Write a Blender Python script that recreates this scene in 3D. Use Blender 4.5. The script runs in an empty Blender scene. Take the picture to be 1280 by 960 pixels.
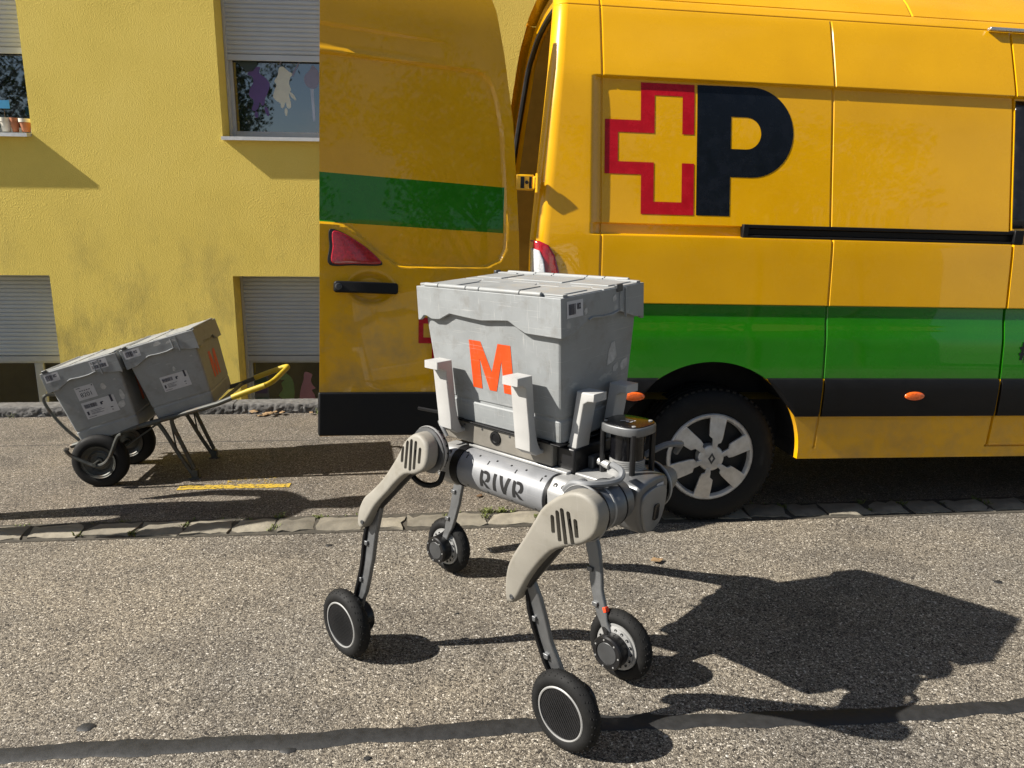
import bpy, bmesh, math, random
from mathutils import Vector, Matrix, Euler
PI = math.pi
R = math.radians
scene = bpy.context.scene
C = scene.collection
rnd = random.Random(7)

# ------------------------------------------------------------------ camera
cam_d = bpy.data.cameras.new('camera'); cam = bpy.data.objects.new('camera', cam_d); C.objects.link(cam)
cam_d.sensor_width = 36.0; cam_d.lens = 36.0 * 930.0 / 1280.0
cam_d.clip_start = 0.05; cam_d.clip_end = 600.0
def _cam():
    yaw, pit, rol = R(5.55), R(12.5), 0.0095
    fw = Vector((math.sin(yaw)*math.cos(pit), math.cos(yaw)*math.cos(pit), -math.sin(pit)))
    rt = Vector((math.cos(yaw), -math.sin(yaw), 0)); up = rt.cross(fw)
    cr = rt*math.cos(rol) + up*math.sin(rol); cu = up*math.cos(rol) - rt*math.sin(rol)
    m = Matrix((cr, cu, -fw)).transposed().to_4x4(); m.translation = Vector((0, 0, 1.49))
    cam.matrix_world = m
_cam()
scene.camera = cam

# ------------------------------------------------------------------ sky and sun
SUN = Vector((1.232, 0.135, -1.0)).normalized()          # direction the light travels
ELEV = math.asin(-SUN.z)
world = bpy.data.worlds.new('World'); scene.world = world; world.use_nodes = True
nt = world.node_tree; nt.nodes.clear()
wo = nt.nodes.new('ShaderNodeOutputWorld'); bg = nt.nodes.new('ShaderNodeBackground')
sky = nt.nodes.new('ShaderNodeTexSky'); sky.sky_type = 'NISHITA'; sky.sun_disc = False
sky.sun_elevation = ELEV
sky.sun_rotation = math.atan2(-SUN.x, -SUN.y)             # measured clockwise from +Y
sky.altitude = 400; sky.air_density = 1.0; sky.dust_density = .7; sky.ozone_density = 1.0
tc = nt.nodes.new('ShaderNodeTexCoord')
mp = nt.nodes.new('ShaderNodeMapping'); mp.inputs['Scale'].default_value = (1, 1, 2.4)
cn = nt.nodes.new('ShaderNodeTexNoise'); cn.inputs['Scale'].default_value = 2.6; cn.inputs['Detail'].default_value = 9; cn.inputs['Roughness'].default_value = .58
cr_ = nt.nodes.new('ShaderNodeValToRGB'); cr_.color_ramp.elements[0].position = .50; cr_.color_ramp.elements[1].position = .62
cr_.color_ramp.elements[1].color = (.45, .45, .45, 1)
mix = nt.nodes.new('ShaderNodeMixRGB'); mix.inputs['Color2'].default_value = (6.0, 6.1, 6.3, 1)
nt.links.new(tc.outputs['Generated'], mp.inputs['Vector']); nt.links.new(mp.outputs['Vector'], cn.inputs['Vector'])
nt.links.new(cn.outputs['Fac'], cr_.inputs['Fac']); nt.links.new(cr_.outputs['Color'], mix.inputs['Fac'])
nt.links.new(sky.outputs['Color'], mix.inputs['Color1']); nt.links.new(mix.outputs['Color'], bg.inputs['Color'])
bg.inputs['Strength'].default_value = 0.05
nt.links.new(bg.outputs['Background'], wo.inputs['Surface'])
sun_d = bpy.data.lights.new('sun', 'SUN'); sun_d.energy = 5.0; sun_d.angle = R(0.53); sun_d.color = (1.0, .945, .86)
sun = bpy.data.objects.new('sun', sun_d); C.objects.link(sun)
sun.rotation_euler = SUN.to_track_quat('-Z', 'Y').to_euler(); sun.location = (-20, -3, 20)
scene.view_settings.view_transform = 'Standard'; scene.view_settings.look = 'None'
scene.view_settings.exposure = 0.95; scene.view_settings.gamma = 1.0
scene.view_settings.use_curve_mapping = False
scene.render.engine = 'CYCLES'
scene.cycles.max_bounces = 6; scene.cycles.diffuse_bounces = 3; scene.cycles.glossy_bounces = 3; scene.cycles.transmission_bounces = 2

# ------------------------------------------------------------------ helpers
def lin(r, g, b):
    f = lambda c: (c/255/12.92 if c <= 10 else ((c/255+.055)/1.055)**2.4)
    return (f(r), f(g), f(b), 1)
def smst(a, b, x):
    t = min(1, max(0, (x-a)/(b-a))) if a != b else float(x > a)
    return t*t*(3-2*t)
def interp(x, xs, ys):
    if x <= xs[0]: return ys[0]
    for i in range(1, len(xs)):
        if x <= xs[i]:
            return ys[i-1] + (ys[i]-ys[i-1])*(x-xs[i-1])/(xs[i]-xs[i-1])
    return ys[-1]

class MB:
    def __init__(s): s.v = []; s.f = []
    def add(s, vs, fs):
        o = len(s.v); s.v += [tuple(p) for p in vs]; s.f += [tuple(i+o for i in f) for f in fs]; return s
    def box(s, c, d, M=None):
        x, y, z = d[0]/2, d[1]/2, d[2]/2
        vs = [Vector(p) for p in ((-x,-y,-z),(x,-y,-z),(x,y,-z),(-x,y,-z),(-x,-y,z),(x,-y,z),(x,y,z),(-x,y,z))]
        if M is not None: vs = [M @ p for p in vs]
        vs = [p + Vector(c) for p in vs]
        return s.add(vs, [(0,3,2,1),(4,5,6,7),(0,1,5,4),(1,2,6,5),(2,3,7,6),(3,0,4,7)])
    def bx(s, x0, x1, y0, y1, z0, z1):
        return s.box(((x0+x1)/2,(y0+y1)/2,(z0+z1)/2), (abs(x1-x0),abs(y1-y0),abs(z1-z0)))
    def tube(s, pts, r, n=10, closed=False, caps=True, flat=None):
        pts = [Vector(p) for p in pts]; m = len(pts)
        rs = r if isinstance(r, (list, tuple)) else [r]*m
        T = []
        for i in range(m):
            a = pts[(i-1) % m] if closed or i > 0 else pts[i]
            b = pts[(i+1) % m] if closed or i < m-1 else pts[i]
            T.append((b-a).normalized())
        ref = Vector((0,0,1)) if abs(T[0].z) < .9 else Vector((1,0,0))
        N = (ref - T[0]*ref.dot(T[0])).normalized(); vs = []
        for i in range(m):
            N = (N - T[i]*N.dot(T[i])).normalized(); B = T[i].cross(N)
            for k in range(n):
                a = 2*PI*k/n
                vs.append(pts[i] + (N*math.cos(a) + B*math.sin(a)*(flat or 1))*rs[i])
        fs = []
        for i in range(m if closed else m-1):
            j = (i+1) % m
            for k in range(n):
                l = (k+1) % n
                fs.append((i*n+k, i*n+l, j*n+l, j*n+k))
        if caps and not closed:
            fs.append(tuple(reversed(range(n)))); fs.append(tuple((m-1)*n+k for k in range(n)))
        return s.add(vs, fs)
    def lathe(s, prof, n=32, M=None, close=False, cap=False):
        # prof: (radius, height) along local z
        vs = []; m = len(prof); M = M or Matrix()
        for r, h in prof:
            for k in range(n):
                a = 2*PI*k/n; vs.append(M @ Vector((r*math.cos(a), r*math.sin(a), h)))
        fs = []
        for i in range(m if close else m-1):
            j = (i+1) % m
            for k in range(n):
                l = (k+1) % n; fs.append((i*n+k, i*n+l, j*n+l, j*n+k))
        if cap:
            if prof[0][0] > 1e-6: fs.append(tuple(reversed(range(n))))
            if prof[-1][0] > 1e-6: fs.append(tuple((m-1)*n+k for k in range(n)))
        return s.add(vs, fs)
    def prism(s, poly, h0, h1, M=None):
        M = M or Matrix(); n = len(poly)
        vs = [M @ Vector((p[0], p[1], h0)) for p in poly] + [M @ Vector((p[0], p[1], h1)) for p in poly]
        fs = [tuple(reversed(range(n))), tuple(range(n, 2*n))] + [(i, (i+1) % n, n+(i+1) % n, n+i) for i in range(n)]
        return s.add(vs, fs)
    def grid(s, rows):
        nc = len(rows[0]); vs = [p for r in rows for p in r]
        fs = [(i*nc+j, i*nc+j+1, (i+1)*nc+j+1, (i+1)*nc+j) for i in range(len(rows)-1) for j in range(nc-1)]
        return s.add(vs, fs)

def tag(o, label=None, cat=None, group=None, kind=None):
    if label: o['label'] = label
    if cat: o['category'] = cat
    if group: o['group'] = group
    if kind: o['kind'] = kind
    return o
def finish(name, me, mat, parent=None, smooth=35, bevel=0, seg=2, M=None):
    if mat: me.materials.append(mat)
    if smooth:
        for p in me.polygons: p.use_smooth = True
        me.set_sharp_from_angle(angle=R(smooth))
    o = bpy.data.objects.new(name, me); C.objects.link(o)
    if parent: o.parent = parent
    if M is not None: o.matrix_local = M
    if bevel:
        b = o.modifiers.new('bevel', 'BEVEL'); b.width = bevel; b.segments = seg; b.limit_method = 'ANGLE'; b.angle_limit = R(40)
        b.harden_normals = False
    return o
def obj(name, mb, mat, parent=None, smooth=35, bevel=0, seg=2, M=None, recalc=True):
    me = bpy.data.meshes.new(name); me.from_pydata(mb.v, [], mb.f)
    if recalc:
        bm = bmesh.new(); bm.from_mesh(me); bmesh.ops.recalc_face_normals(bm, faces=bm.faces); bm.to_mesh(me); bm.free()
    me.update()
    return finish(name, me, mat, parent, smooth, bevel, seg, M)
def empty(name, M=None, label=None, cat=None, group=None):
    o = bpy.data.objects.new(name, None); C.objects.link(o); o.empty_display_size = .1
    if M is not None: o.matrix_world = M
    return tag(o, label, cat, group)
def shape(splines, depth=0., bevel=0., cyc=True, bres=2):
    # filled 2D outline with holes -> mesh in the xy plane, thickness 2*depth about z=0
    cu = bpy.data.curves.new('c', 'CURVE'); cu.dimensions = '2D'; cu.fill_mode = 'BOTH'
    cu.extrude = depth; cu.bevel_depth = bevel; cu.bevel_resolution = bres
    if bevel: cu.offset = -bevel
    for sp in splines:
        s = cu.splines.new('POLY'); s.points.add(len(sp)-1); s.use_cyclic_u = True
        for p, q in zip(s.points, sp): p.co = (q[0], q[1], 0, 1)
    o = bpy.data.objects.new('c', cu)
    me = bpy.data.meshes.new_from_object(o)
    bpy.data.objects.remove(o); bpy.data.curves.remove(cu)
    bm = bmesh.new(); bm.from_mesh(me); bmesh.ops.remove_doubles(bm, verts=bm.verts, dist=1e-5); bm.to_mesh(me); bm.free()
    return me
def text_mesh(body, size, depth=.0006):
    cu = bpy.data.curves.new('t', 'FONT'); cu.body = body; cu.size = size; cu.extrude = depth; cu.align_x = 'CENTER'; cu.align_y = 'CENTER'
    o = bpy.data.objects.new('t', cu); me = bpy.data.meshes.new_from_object(o)
    bpy.data.objects.remove(o); bpy.data.curves.remove(cu); return me
def remap(me, fn, cuts=0.):
    bm = bmesh.new(); bm.from_mesh(me)
    if cuts:
        bmesh.ops.triangulate(bm, faces=[f for f in bm.faces if len(f.verts) > 4])
        for _ in range(6):
            es = [e for e in bm.edges if e.calc_length() > cuts]
            if not es: break
            bmesh.ops.subdivide_edges(bm, edges=es, cuts=1, use_grid_fill=True)
            bmesh.ops.triangulate(bm, faces=[f for f in bm.faces if len(f.verts) > 4])
    for v in bm.verts: v.co = fn(v.co)
    bmesh.ops.recalc_face_normals(bm, faces=bm.faces)
    bm.to_mesh(me); bm.free(); me.update(); return me
def arc(cx, cy, r, a0, a1, n):
    return [(cx + r*math.cos(R(a0+(a1-a0)*i/n)), cy + r*math.sin(R(a0+(a1-a0)*i/n))) for i in range(n+1)]
def rrect(x0, x1, y0, y1, r, n=5):
    return arc(x1-r, y1-r, r, 0, 90, n) + arc(x0+r, y1-r, r, 90, 180, n) + arc(x0+r, y0+r, r, 180, 270, n) + arc(x1-r, y0+r, r, 270, 360, n)
def catmull(pts, k=4, closed=True):
    out = []; n = len(pts)
    P = [Vector(p) for p in pts]
    rng = range(n) if closed else range(n-1)
    for i in rng:
        g = lambda j: P[j % n] if closed else P[max(0, min(n-1, j))]
        a, b, c, d = g(i-1), g(i), g(i+1), g(i+2)
        for q in range(k):
            t = q/k
            out.append(.5*((2*b) + (c-a)*t + (2*a-5*b+4*c-d)*t*t + (3*b-a-3*c+d)*t**3))
    if not closed: out.append(P[-1])
    return [tuple(p) for p in out]
def copy_tree(o, parent=None):
    c = o.copy(); C.objects.link(c)
    if parent: c.parent = parent
    for ch in list(o.children): copy_tree(ch, c)
    return c

# ------------------------------------------------------------------ materials
def nodes(m):
    m.use_nodes = True; t = m.node_tree
    return t, t.nodes['Principled BSDF']
def N(t, typ, **kw):
    n = t.nodes.new(typ)
    for k, v in kw.items():
        if k in n.inputs: n.inputs[k].default_value = v
        else: setattr(n, k, v)
    return n
def ramp(t, stops, interp='LINEAR'):
    n = t.nodes.new('ShaderNodeValToRGB'); e = n.color_ramp.elements; n.color_ramp.interpolation = interp
    while len(e) < len(stops): e.new(.5)
    for i, (p, c) in enumerate(stops):
        e[i].position = p; e[i].color = c if len(c) == 4 else (*c, 1)
    return n
def mat(name, col, rough=.5, metal=0., var=.12, vs=18., bump=0., bs=200., coat=0., spec=.5, rvar=.1, dirt=None, dscale=6.):
    m = bpy.data.materials.new(name); t, b = nodes(m)
    L = t.links.new
    g = N(t, 'ShaderNodeTexCoord')
    n1 = N(t, 'ShaderNodeTexNoise', Scale=vs, Detail=4., Roughness=.6); L(g.outputs['Object'], n1.inputs['Vector'])
    c2 = tuple(max(0, c*(1-var)) for c in col[:3]); c3 = tuple(min(1, c*(1+var)) for c in col[:3])
    rp = ramp(t, [(.3, c2), (.7, c3)]); L(n1.outputs['Fac'], rp.inputs['Fac'])
    colout = rp.outputs['Color']
    if dirt:
        n2 = N(t, 'ShaderNodeTexNoise', Scale=dscale, Detail=5., Roughness=.7); L(g.outputs['Object'], n2.inputs['Vector'])
        r2 = ramp(t, [(.52, (0,0,0)), (.72, (.8,.8,.8))]); L(n2.outputs['Fac'], r2.inputs['Fac'])
        mx = N(t, 'ShaderNodeMixRGB', Color2=dirt); L(r2.outputs['Color'], mx.inputs['Fac']); L(colout, mx.inputs['Color1']); colout = mx.outputs['Color']
    L(colout, b.inputs['Base Color'])
    rr = ramp(t, [(.3, (max(0,rough-rvar),)*3), (.7, (min(1,rough+rvar),)*3)]); L(n1.outputs['Fac'], rr.inputs['Fac']); L(rr.outputs['Color'], b.inputs['Roughness'])
    b.inputs['Metallic'].default_value = metal; b.inputs['Specular IOR Level'].default_value = spec
    if coat: b.inputs['Coat Weight'].default_value = coat; b.inputs['Coat Roughness'].default_value = .03
    if bump:
        n3 = N(t, 'ShaderNodeTexNoise', Scale=bs, Detail=4.); L(g.outputs['Object'], n3.inputs['Vector'])
        bu = N(t, 'ShaderNodeBump', Strength=bump, Distance=.002); L(n3.outputs['Fac'], bu.inputs['Height']); L(bu.outputs['Normal'], b.inputs['Normal'])
    return m

def asphalt(name, stops, scale=125., tint=(1,1,1)):
    m = bpy.data.materials.new(name); t, b = nodes(m); L = t.links.new
    g = N(t, 'ShaderNodeTexCoord')
    wn = N(t, 'ShaderNodeTexNoise', Scale=60., Detail=2.); L(g.outputs['Object'], wn.inputs['Vector'])
    wm = N(t, 'ShaderNodeMixRGB', blend_type='LINEAR_LIGHT', Fac=.006); L(g.outputs['Object'], wm.inputs['Color1']); L(wn.outputs['Color'], wm.inputs['Color2'])
    v = N(t, 'ShaderNodeTexVoronoi', Scale=scale, Randomness=1.); L(wm.outputs['Color'], v.inputs['Vector'])
    v2 = N(t, 'ShaderNodeTexVoronoi', Scale=scale*2.3, Randomness=1.); L(wm.outputs['Color'], v2.inputs['Vector'])
    sp = N(t, 'ShaderNodeSeparateColor'); L(v.outputs['Color'], sp.inputs['Color'])
    sp2 = N(t, 'ShaderNodeSeparateColor'); L(v2.outputs['Color'], sp2.inputs['Color'])
    r1 = ramp(t, stops); L(sp.outputs['Red'], r1.inputs['Fac'])
    r2 = ramp(t, stops); L(sp2.outputs['Green'], r2.inputs['Fac'])
    sel = N(t, 'ShaderNodeMath', operation='GREATER_THAN'); sel.inputs[1].default_value = .52; L(sp.outputs['Blue'], sel.inputs[0])
    mx = N(t, 'ShaderNodeMixRGB'); L(sel.outputs[0], mx.inputs['Fac']); L(r1.outputs['Color'], mx.inputs['Color1']); L(r2.outputs['Color'], mx.inputs['Color2'])
    # dark binder between the stones
    de = N(t, 'ShaderNodeTexVoronoi', Scale=scale, feature='DISTANCE_TO_EDGE'); L(wm.outputs['Color'], de.inputs['Vector'])
    er = ramp(t, [(.0, (.38,.36,.34)), (.14, (1,1,1))]); L(de.outputs['Distance'], er.inputs['Fac'])
    m2 = N(t, 'ShaderNodeMixRGB', blend_type='MULTIPLY', Fac=.85); L(mx.outputs['Color'], m2.inputs['Color1']); L(er.outputs['Color'], m2.inputs['Color2'])
    # broad stains
    n1 = N(t, 'ShaderNodeTexNoise', Scale=2.2, Detail=5., Roughness=.65); L(g.outputs['Object'], n1.inputs['Vector'])
    sr = ramp(t, [(.30, (.66*tint[0],.66*tint[1],.67*tint[2])), (.5, tint), (.75, (1.1*tint[0],1.09*tint[1],1.06*tint[2]))]); L(n1.outputs['Fac'], sr.inputs['Fac'])
    m3 = N(t, 'ShaderNodeMixRGB', blend_type='MULTIPLY', Fac=1.); L(m2.outputs['Color'], m3.inputs['Color1']); L(sr.outputs['Color'], m3.inputs['Color2'])
    n4 = N(t, 'ShaderNodeTexNoise', Scale=.9, Detail=5.); L(g.outputs['Object'], n4.inputs['Vector'])
    r4 = ramp(t, [(.35, (.86,.87,.9)), (.6, (1.03,1.0,.96))]); L(n4.outputs['Fac'], r4.inputs['Fac'])
    m4 = N(t, 'ShaderNodeMixRGB', blend_type='MULTIPLY', Fac=1.); L(m3.outputs['Color'], m4.inputs['Color1']); L(r4.outputs['Color'], m4.inputs['Color2'])
    L(m4.outputs['Color'], b.inputs['Base Color'])
    b.inputs['Roughness'].default_value = .78; b.inputs['Specular IOR Level'].default_value = .35
    sh = ramp(t, [(0., (0,0,0)), (.45, (1,1,1))]); L(de.outputs['Distance'], sh.inputs['Fac'])
    ad = N(t, 'ShaderNodeMath', operation='MULTIPLY'); L(sh.outputs['Color'], ad.inputs[0]); L(sp.outputs['Green'], ad.inputs[1])
    ad2 = N(t, 'ShaderNodeMath', operation='MULTIPLY_ADD'); L(n1.outputs['Fac'], ad2.inputs[0]); ad2.inputs[1].default_value = .3; L(ad.outputs[0], ad2.inputs[2])
    bu = N(t, 'ShaderNodeBump', Strength=.8, Distance=.0035); L(ad2.outputs[0], bu.inputs['Height']); L(bu.outputs['Normal'], b.inputs['Normal'])
    return m
STOPS = [(0., (.022,.019,.016)), (.22, (.085,.074,.060)), (.5, (.185,.163,.130)), (.76, (.30,.265,.208)), (.93, (.46,.42,.345)), (1., (.70,.66,.58))]
M_ROAD = asphalt('asphalt_road', STOPS, 170.)
M_PAVE = asphalt('asphalt_pavement', [(0., (.022,.019,.016)), (.25, (.08,.068,.055)), (.52, (.162,.14,.112)), (.8, (.26,.227,.182)), (.95, (.4,.36,.3)), (1., (.6,.56,.5))], 160.)

def stucco(name):
    m = bpy.data.materials.new(name); t, b = nodes(m); L = t.links.new
    g = N(t, 'ShaderNodeTexCoord')
    n1 = N(t, 'ShaderNodeTexNoise', Scale=1.3, Detail=5., Roughness=.65); L(g.outputs['Object'], n1.inputs['Vector'])
    rp = ramp(t, [(.25, (.73,.555,.115)), (.5, (.80,.612,.135)), (.8, (.84,.65,.16))]); L(n1.outputs['Fac'], rp.inputs['Fac'])
    # streaky grime low on the wall
    mp_ = N(t, 'ShaderNodeMapping'); mp_.inputs['Scale'].default_value = (1.7, 1, .95); L(g.outputs['Object'], mp_.inputs['Vector'])
    n2 = N(t, 'ShaderNodeTexNoise', Scale=1.6, Detail=5., Roughness=.72); L(mp_.outputs['Vector'], n2.inputs['Vector'])
    r2 = ramp(t, [(.47, (0,0,0)), (.72, (1,1,1))]); L(n2.outputs['Fac'], r2.inputs['Fac'])
    sx = N(t, 'ShaderNodeSeparateXYZ'); L(g.outputs['Object'], sx.inputs['Vector'])
    mr = N(t, 'ShaderNodeMapRange'); mr.inputs['From Min'].default_value = 1.75; mr.inputs['From Max'].default_value = .3; L(sx.outputs['Z'], mr.inputs['Value'])
    mm = N(t, 'ShaderNodeMath', operation='MULTIPLY'); L(r2.outputs['Color'], mm.inputs[0]); L(mr.outputs['Result'], mm.inputs[1])
    m5 = N(t, 'ShaderNodeMath', operation='MULTIPLY'); m5.inputs[1].default_value = .68; L(mm.outputs[0], m5.inputs[0])
    mx = N(t, 'ShaderNodeMixRGB', Color2=(.2,.16,.07,1)); L(m5.outputs[0], mx.inputs['Fac']); L(rp.outputs['Color'], mx.inputs['Color1'])
    L(mx.outputs['Color'], b.inputs['Base Color']); b.inputs['Roughness'].default_value = .9; b.inputs['Specular IOR Level'].default_value = .2
    v = N(t, 'ShaderNodeTexVoronoi', Scale=120., Randomness=1., feature='F1'); L(g.outputs['Object'], v.inputs['Vector'])
    v_ = N(t, 'ShaderNodeTexNoise', Scale=85., Detail=4., Roughness=.7); L(g.outputs['Object'], v.inputs['Vector'])
    v2 = N(t, 'ShaderNodeTexNoise', Scale=7., Detail=3.); L(g.outputs['Object'], v2.inputs['Vector'])
    ad = N(t, 'ShaderNodeMath', operation='MULTIPLY_ADD'); L(v_.outputs['Fac'], ad.inputs[0]); ad.inputs[1].default_value = 1.5; L(v.outputs['Distance'], ad.inputs[2]); L(g.outputs['Object'], v_.inputs['Vector'])
    bu = N(t, 'ShaderNodeBump', Strength=.4, Distance=.0045); L(ad.outputs[0], bu.inputs['Height']); L(bu.outputs['Normal'], b.inputs['Normal'])
    return m
M_STUCCO = stucco('yellow_stucco')

def van_paint(name, z0, z1, soft=False):
    # yellow lacquer with the green band sprayed between two heights
    m = bpy.data.materials.new(name); t, b = nodes(m); L = t.links.new
    g = N(t, 'ShaderNodeTexCoord'); sx = N(t, 'ShaderNodeSeparateXYZ'); L(g.outputs['Object'], sx.inputs['Vector'])
    a = N(t, 'ShaderNodeMath', operation='GREATER_THAN'); a.inputs[1].default_value = z0; L(sx.outputs['Z'], a.inputs[0])
    c = N(t, 'ShaderNodeMath', operation='LESS_THAN'); c.inputs[1].default_value = z1; L(sx.outputs['Z'], c.inputs[0])
    k = N(t, 'ShaderNodeMath', operation='MULTIPLY'); L(a.outputs[0], k.inputs[0]); L(c.outputs[0], k.inputs[1])
    if soft:   # the door band also stops short of the hinge edge
        w = N(t, 'ShaderNodeMath', operation='GREATER_THAN'); w.inputs[1].default_value = .10; L(sx.outputs['X'], w.inputs[0])
        k2 = N(t, 'ShaderNodeMath', operation='MULTIPLY'); L(k.outputs[0], k2.inputs[0]); L(w.outputs[0], k2.inputs[1]); k = k2
    n1 = N(t, 'ShaderNodeTexNoise', Scale=3., Detail=4.); L(g.outputs['Object'], n1.inputs['Vector'])
    yr = ramp(t, [(.3, (.70,.352,.0005)), (.7, (.78,.40,.001))]); L(n1.outputs['Fac'], yr.inputs['Fac'])
    gr = ramp(t, [(.3, (.010,.155,.0008)), (.7, (.014,.185,.0015))]); L(n1.outputs['Fac'], gr.inputs['Fac'])
    mx = N(t, 'ShaderNodeMixRGB'); L(k.outputs[0], mx.inputs['Fac']); L(yr.outputs['Color'], mx.inputs['Color1']); L(gr.outputs['Color'], mx.inputs['Color2'])
    # road dust and splashes low down, a film of dust everywhere
    n2 = N(t, 'ShaderNodeTexNoise', Scale=5., Detail=5., Roughness=.7); L(g.outputs['Object'], n2.inputs['Vector'])
    mr = N(t, 'ShaderNodeMapRange'); mr.inputs['From Min'].default_value = z0+.1; mr.inputs['From Max'].default_value = z0-.45; mr.inputs['To Max'].default_value = .55; L(sx.outputs['Z'], mr.inputs['Value'])
    dr = ramp(t, [(.42, (0,0,0)), (.7, (1,1,1))]); L(n2.outputs['Fac'], dr.inputs['Fac'])
    dm = N(t, 'ShaderNodeMath', operation='MULTIPLY'); L(dr.outputs['Color'], dm.inputs[0]); L(mr.outputs['Result'], dm.inputs[1])
    dx = N(t, 'ShaderNodeMixRGB', Color2=(.20,.155,.09,1)); L(dm.outputs[0], dx.inputs['Fac']); L(mx.outputs['Color'], dx.inputs['Color1']); mx = dx
    rr = ramp(t, [(.35, (.22,)*3), (.7, (.36,)*3)]); L(n2.outputs['Fac'], rr.inputs['Fac']); L(rr.outputs['Color'], b.inputs['Roughness'])
    L(mx.outputs['Color'], b.inputs['Base Color'])
    b.inputs['Coat Weight'].default_value = .85; b.inputs['Coat Roughness'].default_value = .02; b.inputs['Specular IOR Level'].default_value = .2
    n3 = N(t, 'ShaderNodeTexNoise', Scale=2.2, Detail=1.); L(g.outputs['Object'], n3.inputs['Vector'])
    bu = N(t, 'ShaderNodeBump', Strength=.12, Distance=.02); L(n3.outputs['Fac'], bu.inputs['Height'])
    L(bu.outputs['Normal'], b.inputs['Coat Normal'])
    return m
M_VAN = van_paint('van_paint', .753, 1.1045)
M_DOOR = van_paint('door_paint', -.217, -.0145, True)
M_LINING = mat('cargo_lining', (.28,.17,.02,1), .6)
M_BLACKPL = mat('black_plastic', (.006,.006,.0065,1), .5, spec=.22, bump=.15, bs=500.)
M_RUBBER = mat('tyre_rubber', (.008,.008,.008,1), .72, spec=.25, bump=.25, bs=300., var=.3, dirt=(.016,.0155,.014,1), dscale=12.)
M_SEAL = mat('rubber_seal', (.006,.006,.006,1), .5)
M_UNDER = mat('underbody', (.008,.008,.008,1), .9)
M_HUB = mat('wheel_cover_silver', (.56,.55,.53,1), .38, metal=.55, var=.15, vs=30.)
M_HUBDARK = mat('wheel_steel_dark', (.02,.02,.02,1), .6)
M_RED = mat('decal_red', (.42,.004,.012,1), .25, spec=.35)
M_NAVY = mat('decal_dark_blue', (.004,.006,.010,1), .25, spec=.35)
M_ORANGE = mat('decal_orange', (0.6138,0.0594,0.00396,1), .45)
M_LAMPRED = mat('lamp_red', (.36,.005,.012,1), .12, coat=1., var=.35, vs=60., bump=.3, bs=120.)
M_LAMPWHITE = mat('lamp_clear', (.55,.56,.57,1), .15, coat=1., var=.3, vs=80.)
M_LAMPORANGE = mat('lamp_orange', (.85,.13,.01,1), .2, coat=1., var=.2, vs=80.)
M_GLASS = mat('window_glass', (.006,.007,.008,1), .02, var=.1, rvar=.012, spec=1.0)
M_GLASS.node_tree.nodes['Principled BSDF'].inputs['IOR'].default_value = 2.0
M_CHROME = mat('aluminium_trim', (.6,.6,.6,1), .3, metal=.9)
M_CRATE = mat('crate_grey_plastic', (.245,.258,.262,1), .5, var=.1, vs=9., dirt=(0.186,0.1829,0.1736,1), dscale=14., bump=.12, bs=250.)
def scuff(m, amount=.5, col=(.42,.42,.41,1), sc=(2., 2., 90.)):
    t, b = nodes(m); L = t.links.new; g = N(t, 'ShaderNodeTexCoord'); src = b.inputs['Base Color'].links[0].from_socket
    for k_, scl in enumerate((sc, (sc[2]*.8, sc[0]*1.3, sc[0]*1.3))):
        mp_ = N(t, 'ShaderNodeMapping'); mp_.inputs['Scale'].default_value = scl; mp_.inputs['Rotation'].default_value = (.15, .1, .2*k_); L(g.outputs['Object'], mp_.inputs['Vector'])
        n_ = N(t, 'ShaderNodeTexNoise', Scale=3.2, Detail=3., Roughness=.7); L(mp_.outputs['Vector'], n_.inputs['Vector'])
        r_ = ramp(t, [(.63, (0,0,0)), (.68, (amount,)*3)]); L(n_.outputs['Fac'], r_.inputs['Fac'])
        mx = N(t, 'ShaderNodeMixRGB', Color2=col); L(r_.outputs['Color'], mx.inputs['Fac']); L(src, mx.inputs['Color1']); src = mx.outputs['Color']
    L(src, b.inputs['Base Color'])
scuff(M_CRATE)
M_LID = mat("crate_lid_grey", (.262,.272,.272,1), .5, var=.08, vs=9., dirt=(.31,.28,.225,1), dscale=7., bump=.12, bs=250.)
M_PAPER = mat('label_paper', (0.495,0.495,0.51,1), .6, var=.08)
M_PRINT = mat('label_print', (.03,.03,.05,1), .6)
M_SCRAP = mat('label_scraps', (.42,.42,.41,1), .8, var=.25, vs=60.)
M_WHITEPL = mat('bracket_white', (.40,.397,.385,1), .55, var=.05, bump=.1, bs=400.)
M_SILVER = mat('robot_silver', (.205,.21,.22,1), .5, metal=.2, var=.06, bump=.05, bs=600.)
M_CAP = mat('robot_cap_grey', (0.3196,0.3196,0.3128,1), .42, metal=.25, var=.06)
M_DKGREY = mat('robot_dark_grey', (0.075,0.07725,0.08025,1), .45, metal=.5, var=.1)
M_GREY = mat('robot_mid_grey', (0.1575,0.1613,0.165,1), .42, metal=.6, var=.1)
M_BEIGE = mat('thigh_cover_beige', (0.232,0.2175,0.1856,1), .6, var=.08, vs=10., dirt=(0.1914,0.174,0.1392,1), dscale=12., bump=.08, bs=400.)
M_PLATE = mat('chassis_plate', (0.216,0.201,0.174,1), .45, metal=.3, var=.1)
M_BLACKMETAL = mat('black_metal', (.012,.012,.013,1), .35, metal=.3)
M_BLACKGLOSS = mat('lidar_black', (.004,.004,.005,1), .2, spec=.4)
M_CARBON = mat('carbon_disc', (.007,.007,.008,1), .45, var=.3, vs=120., spec=.3)
M_CABLE = mat('cable_grey', (.16,.165,.17,1), .55)
M_FRAME = mat('barrow_steel', (.075,.077,.07,1), .5, metal=.5, var=.3, vs=25., dirt=(.1,.06,.03,1), dscale=20.)
M_GRIP = mat('grip_yellow', (0.44,0.32,0.016,1), .5, var=.15)
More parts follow.
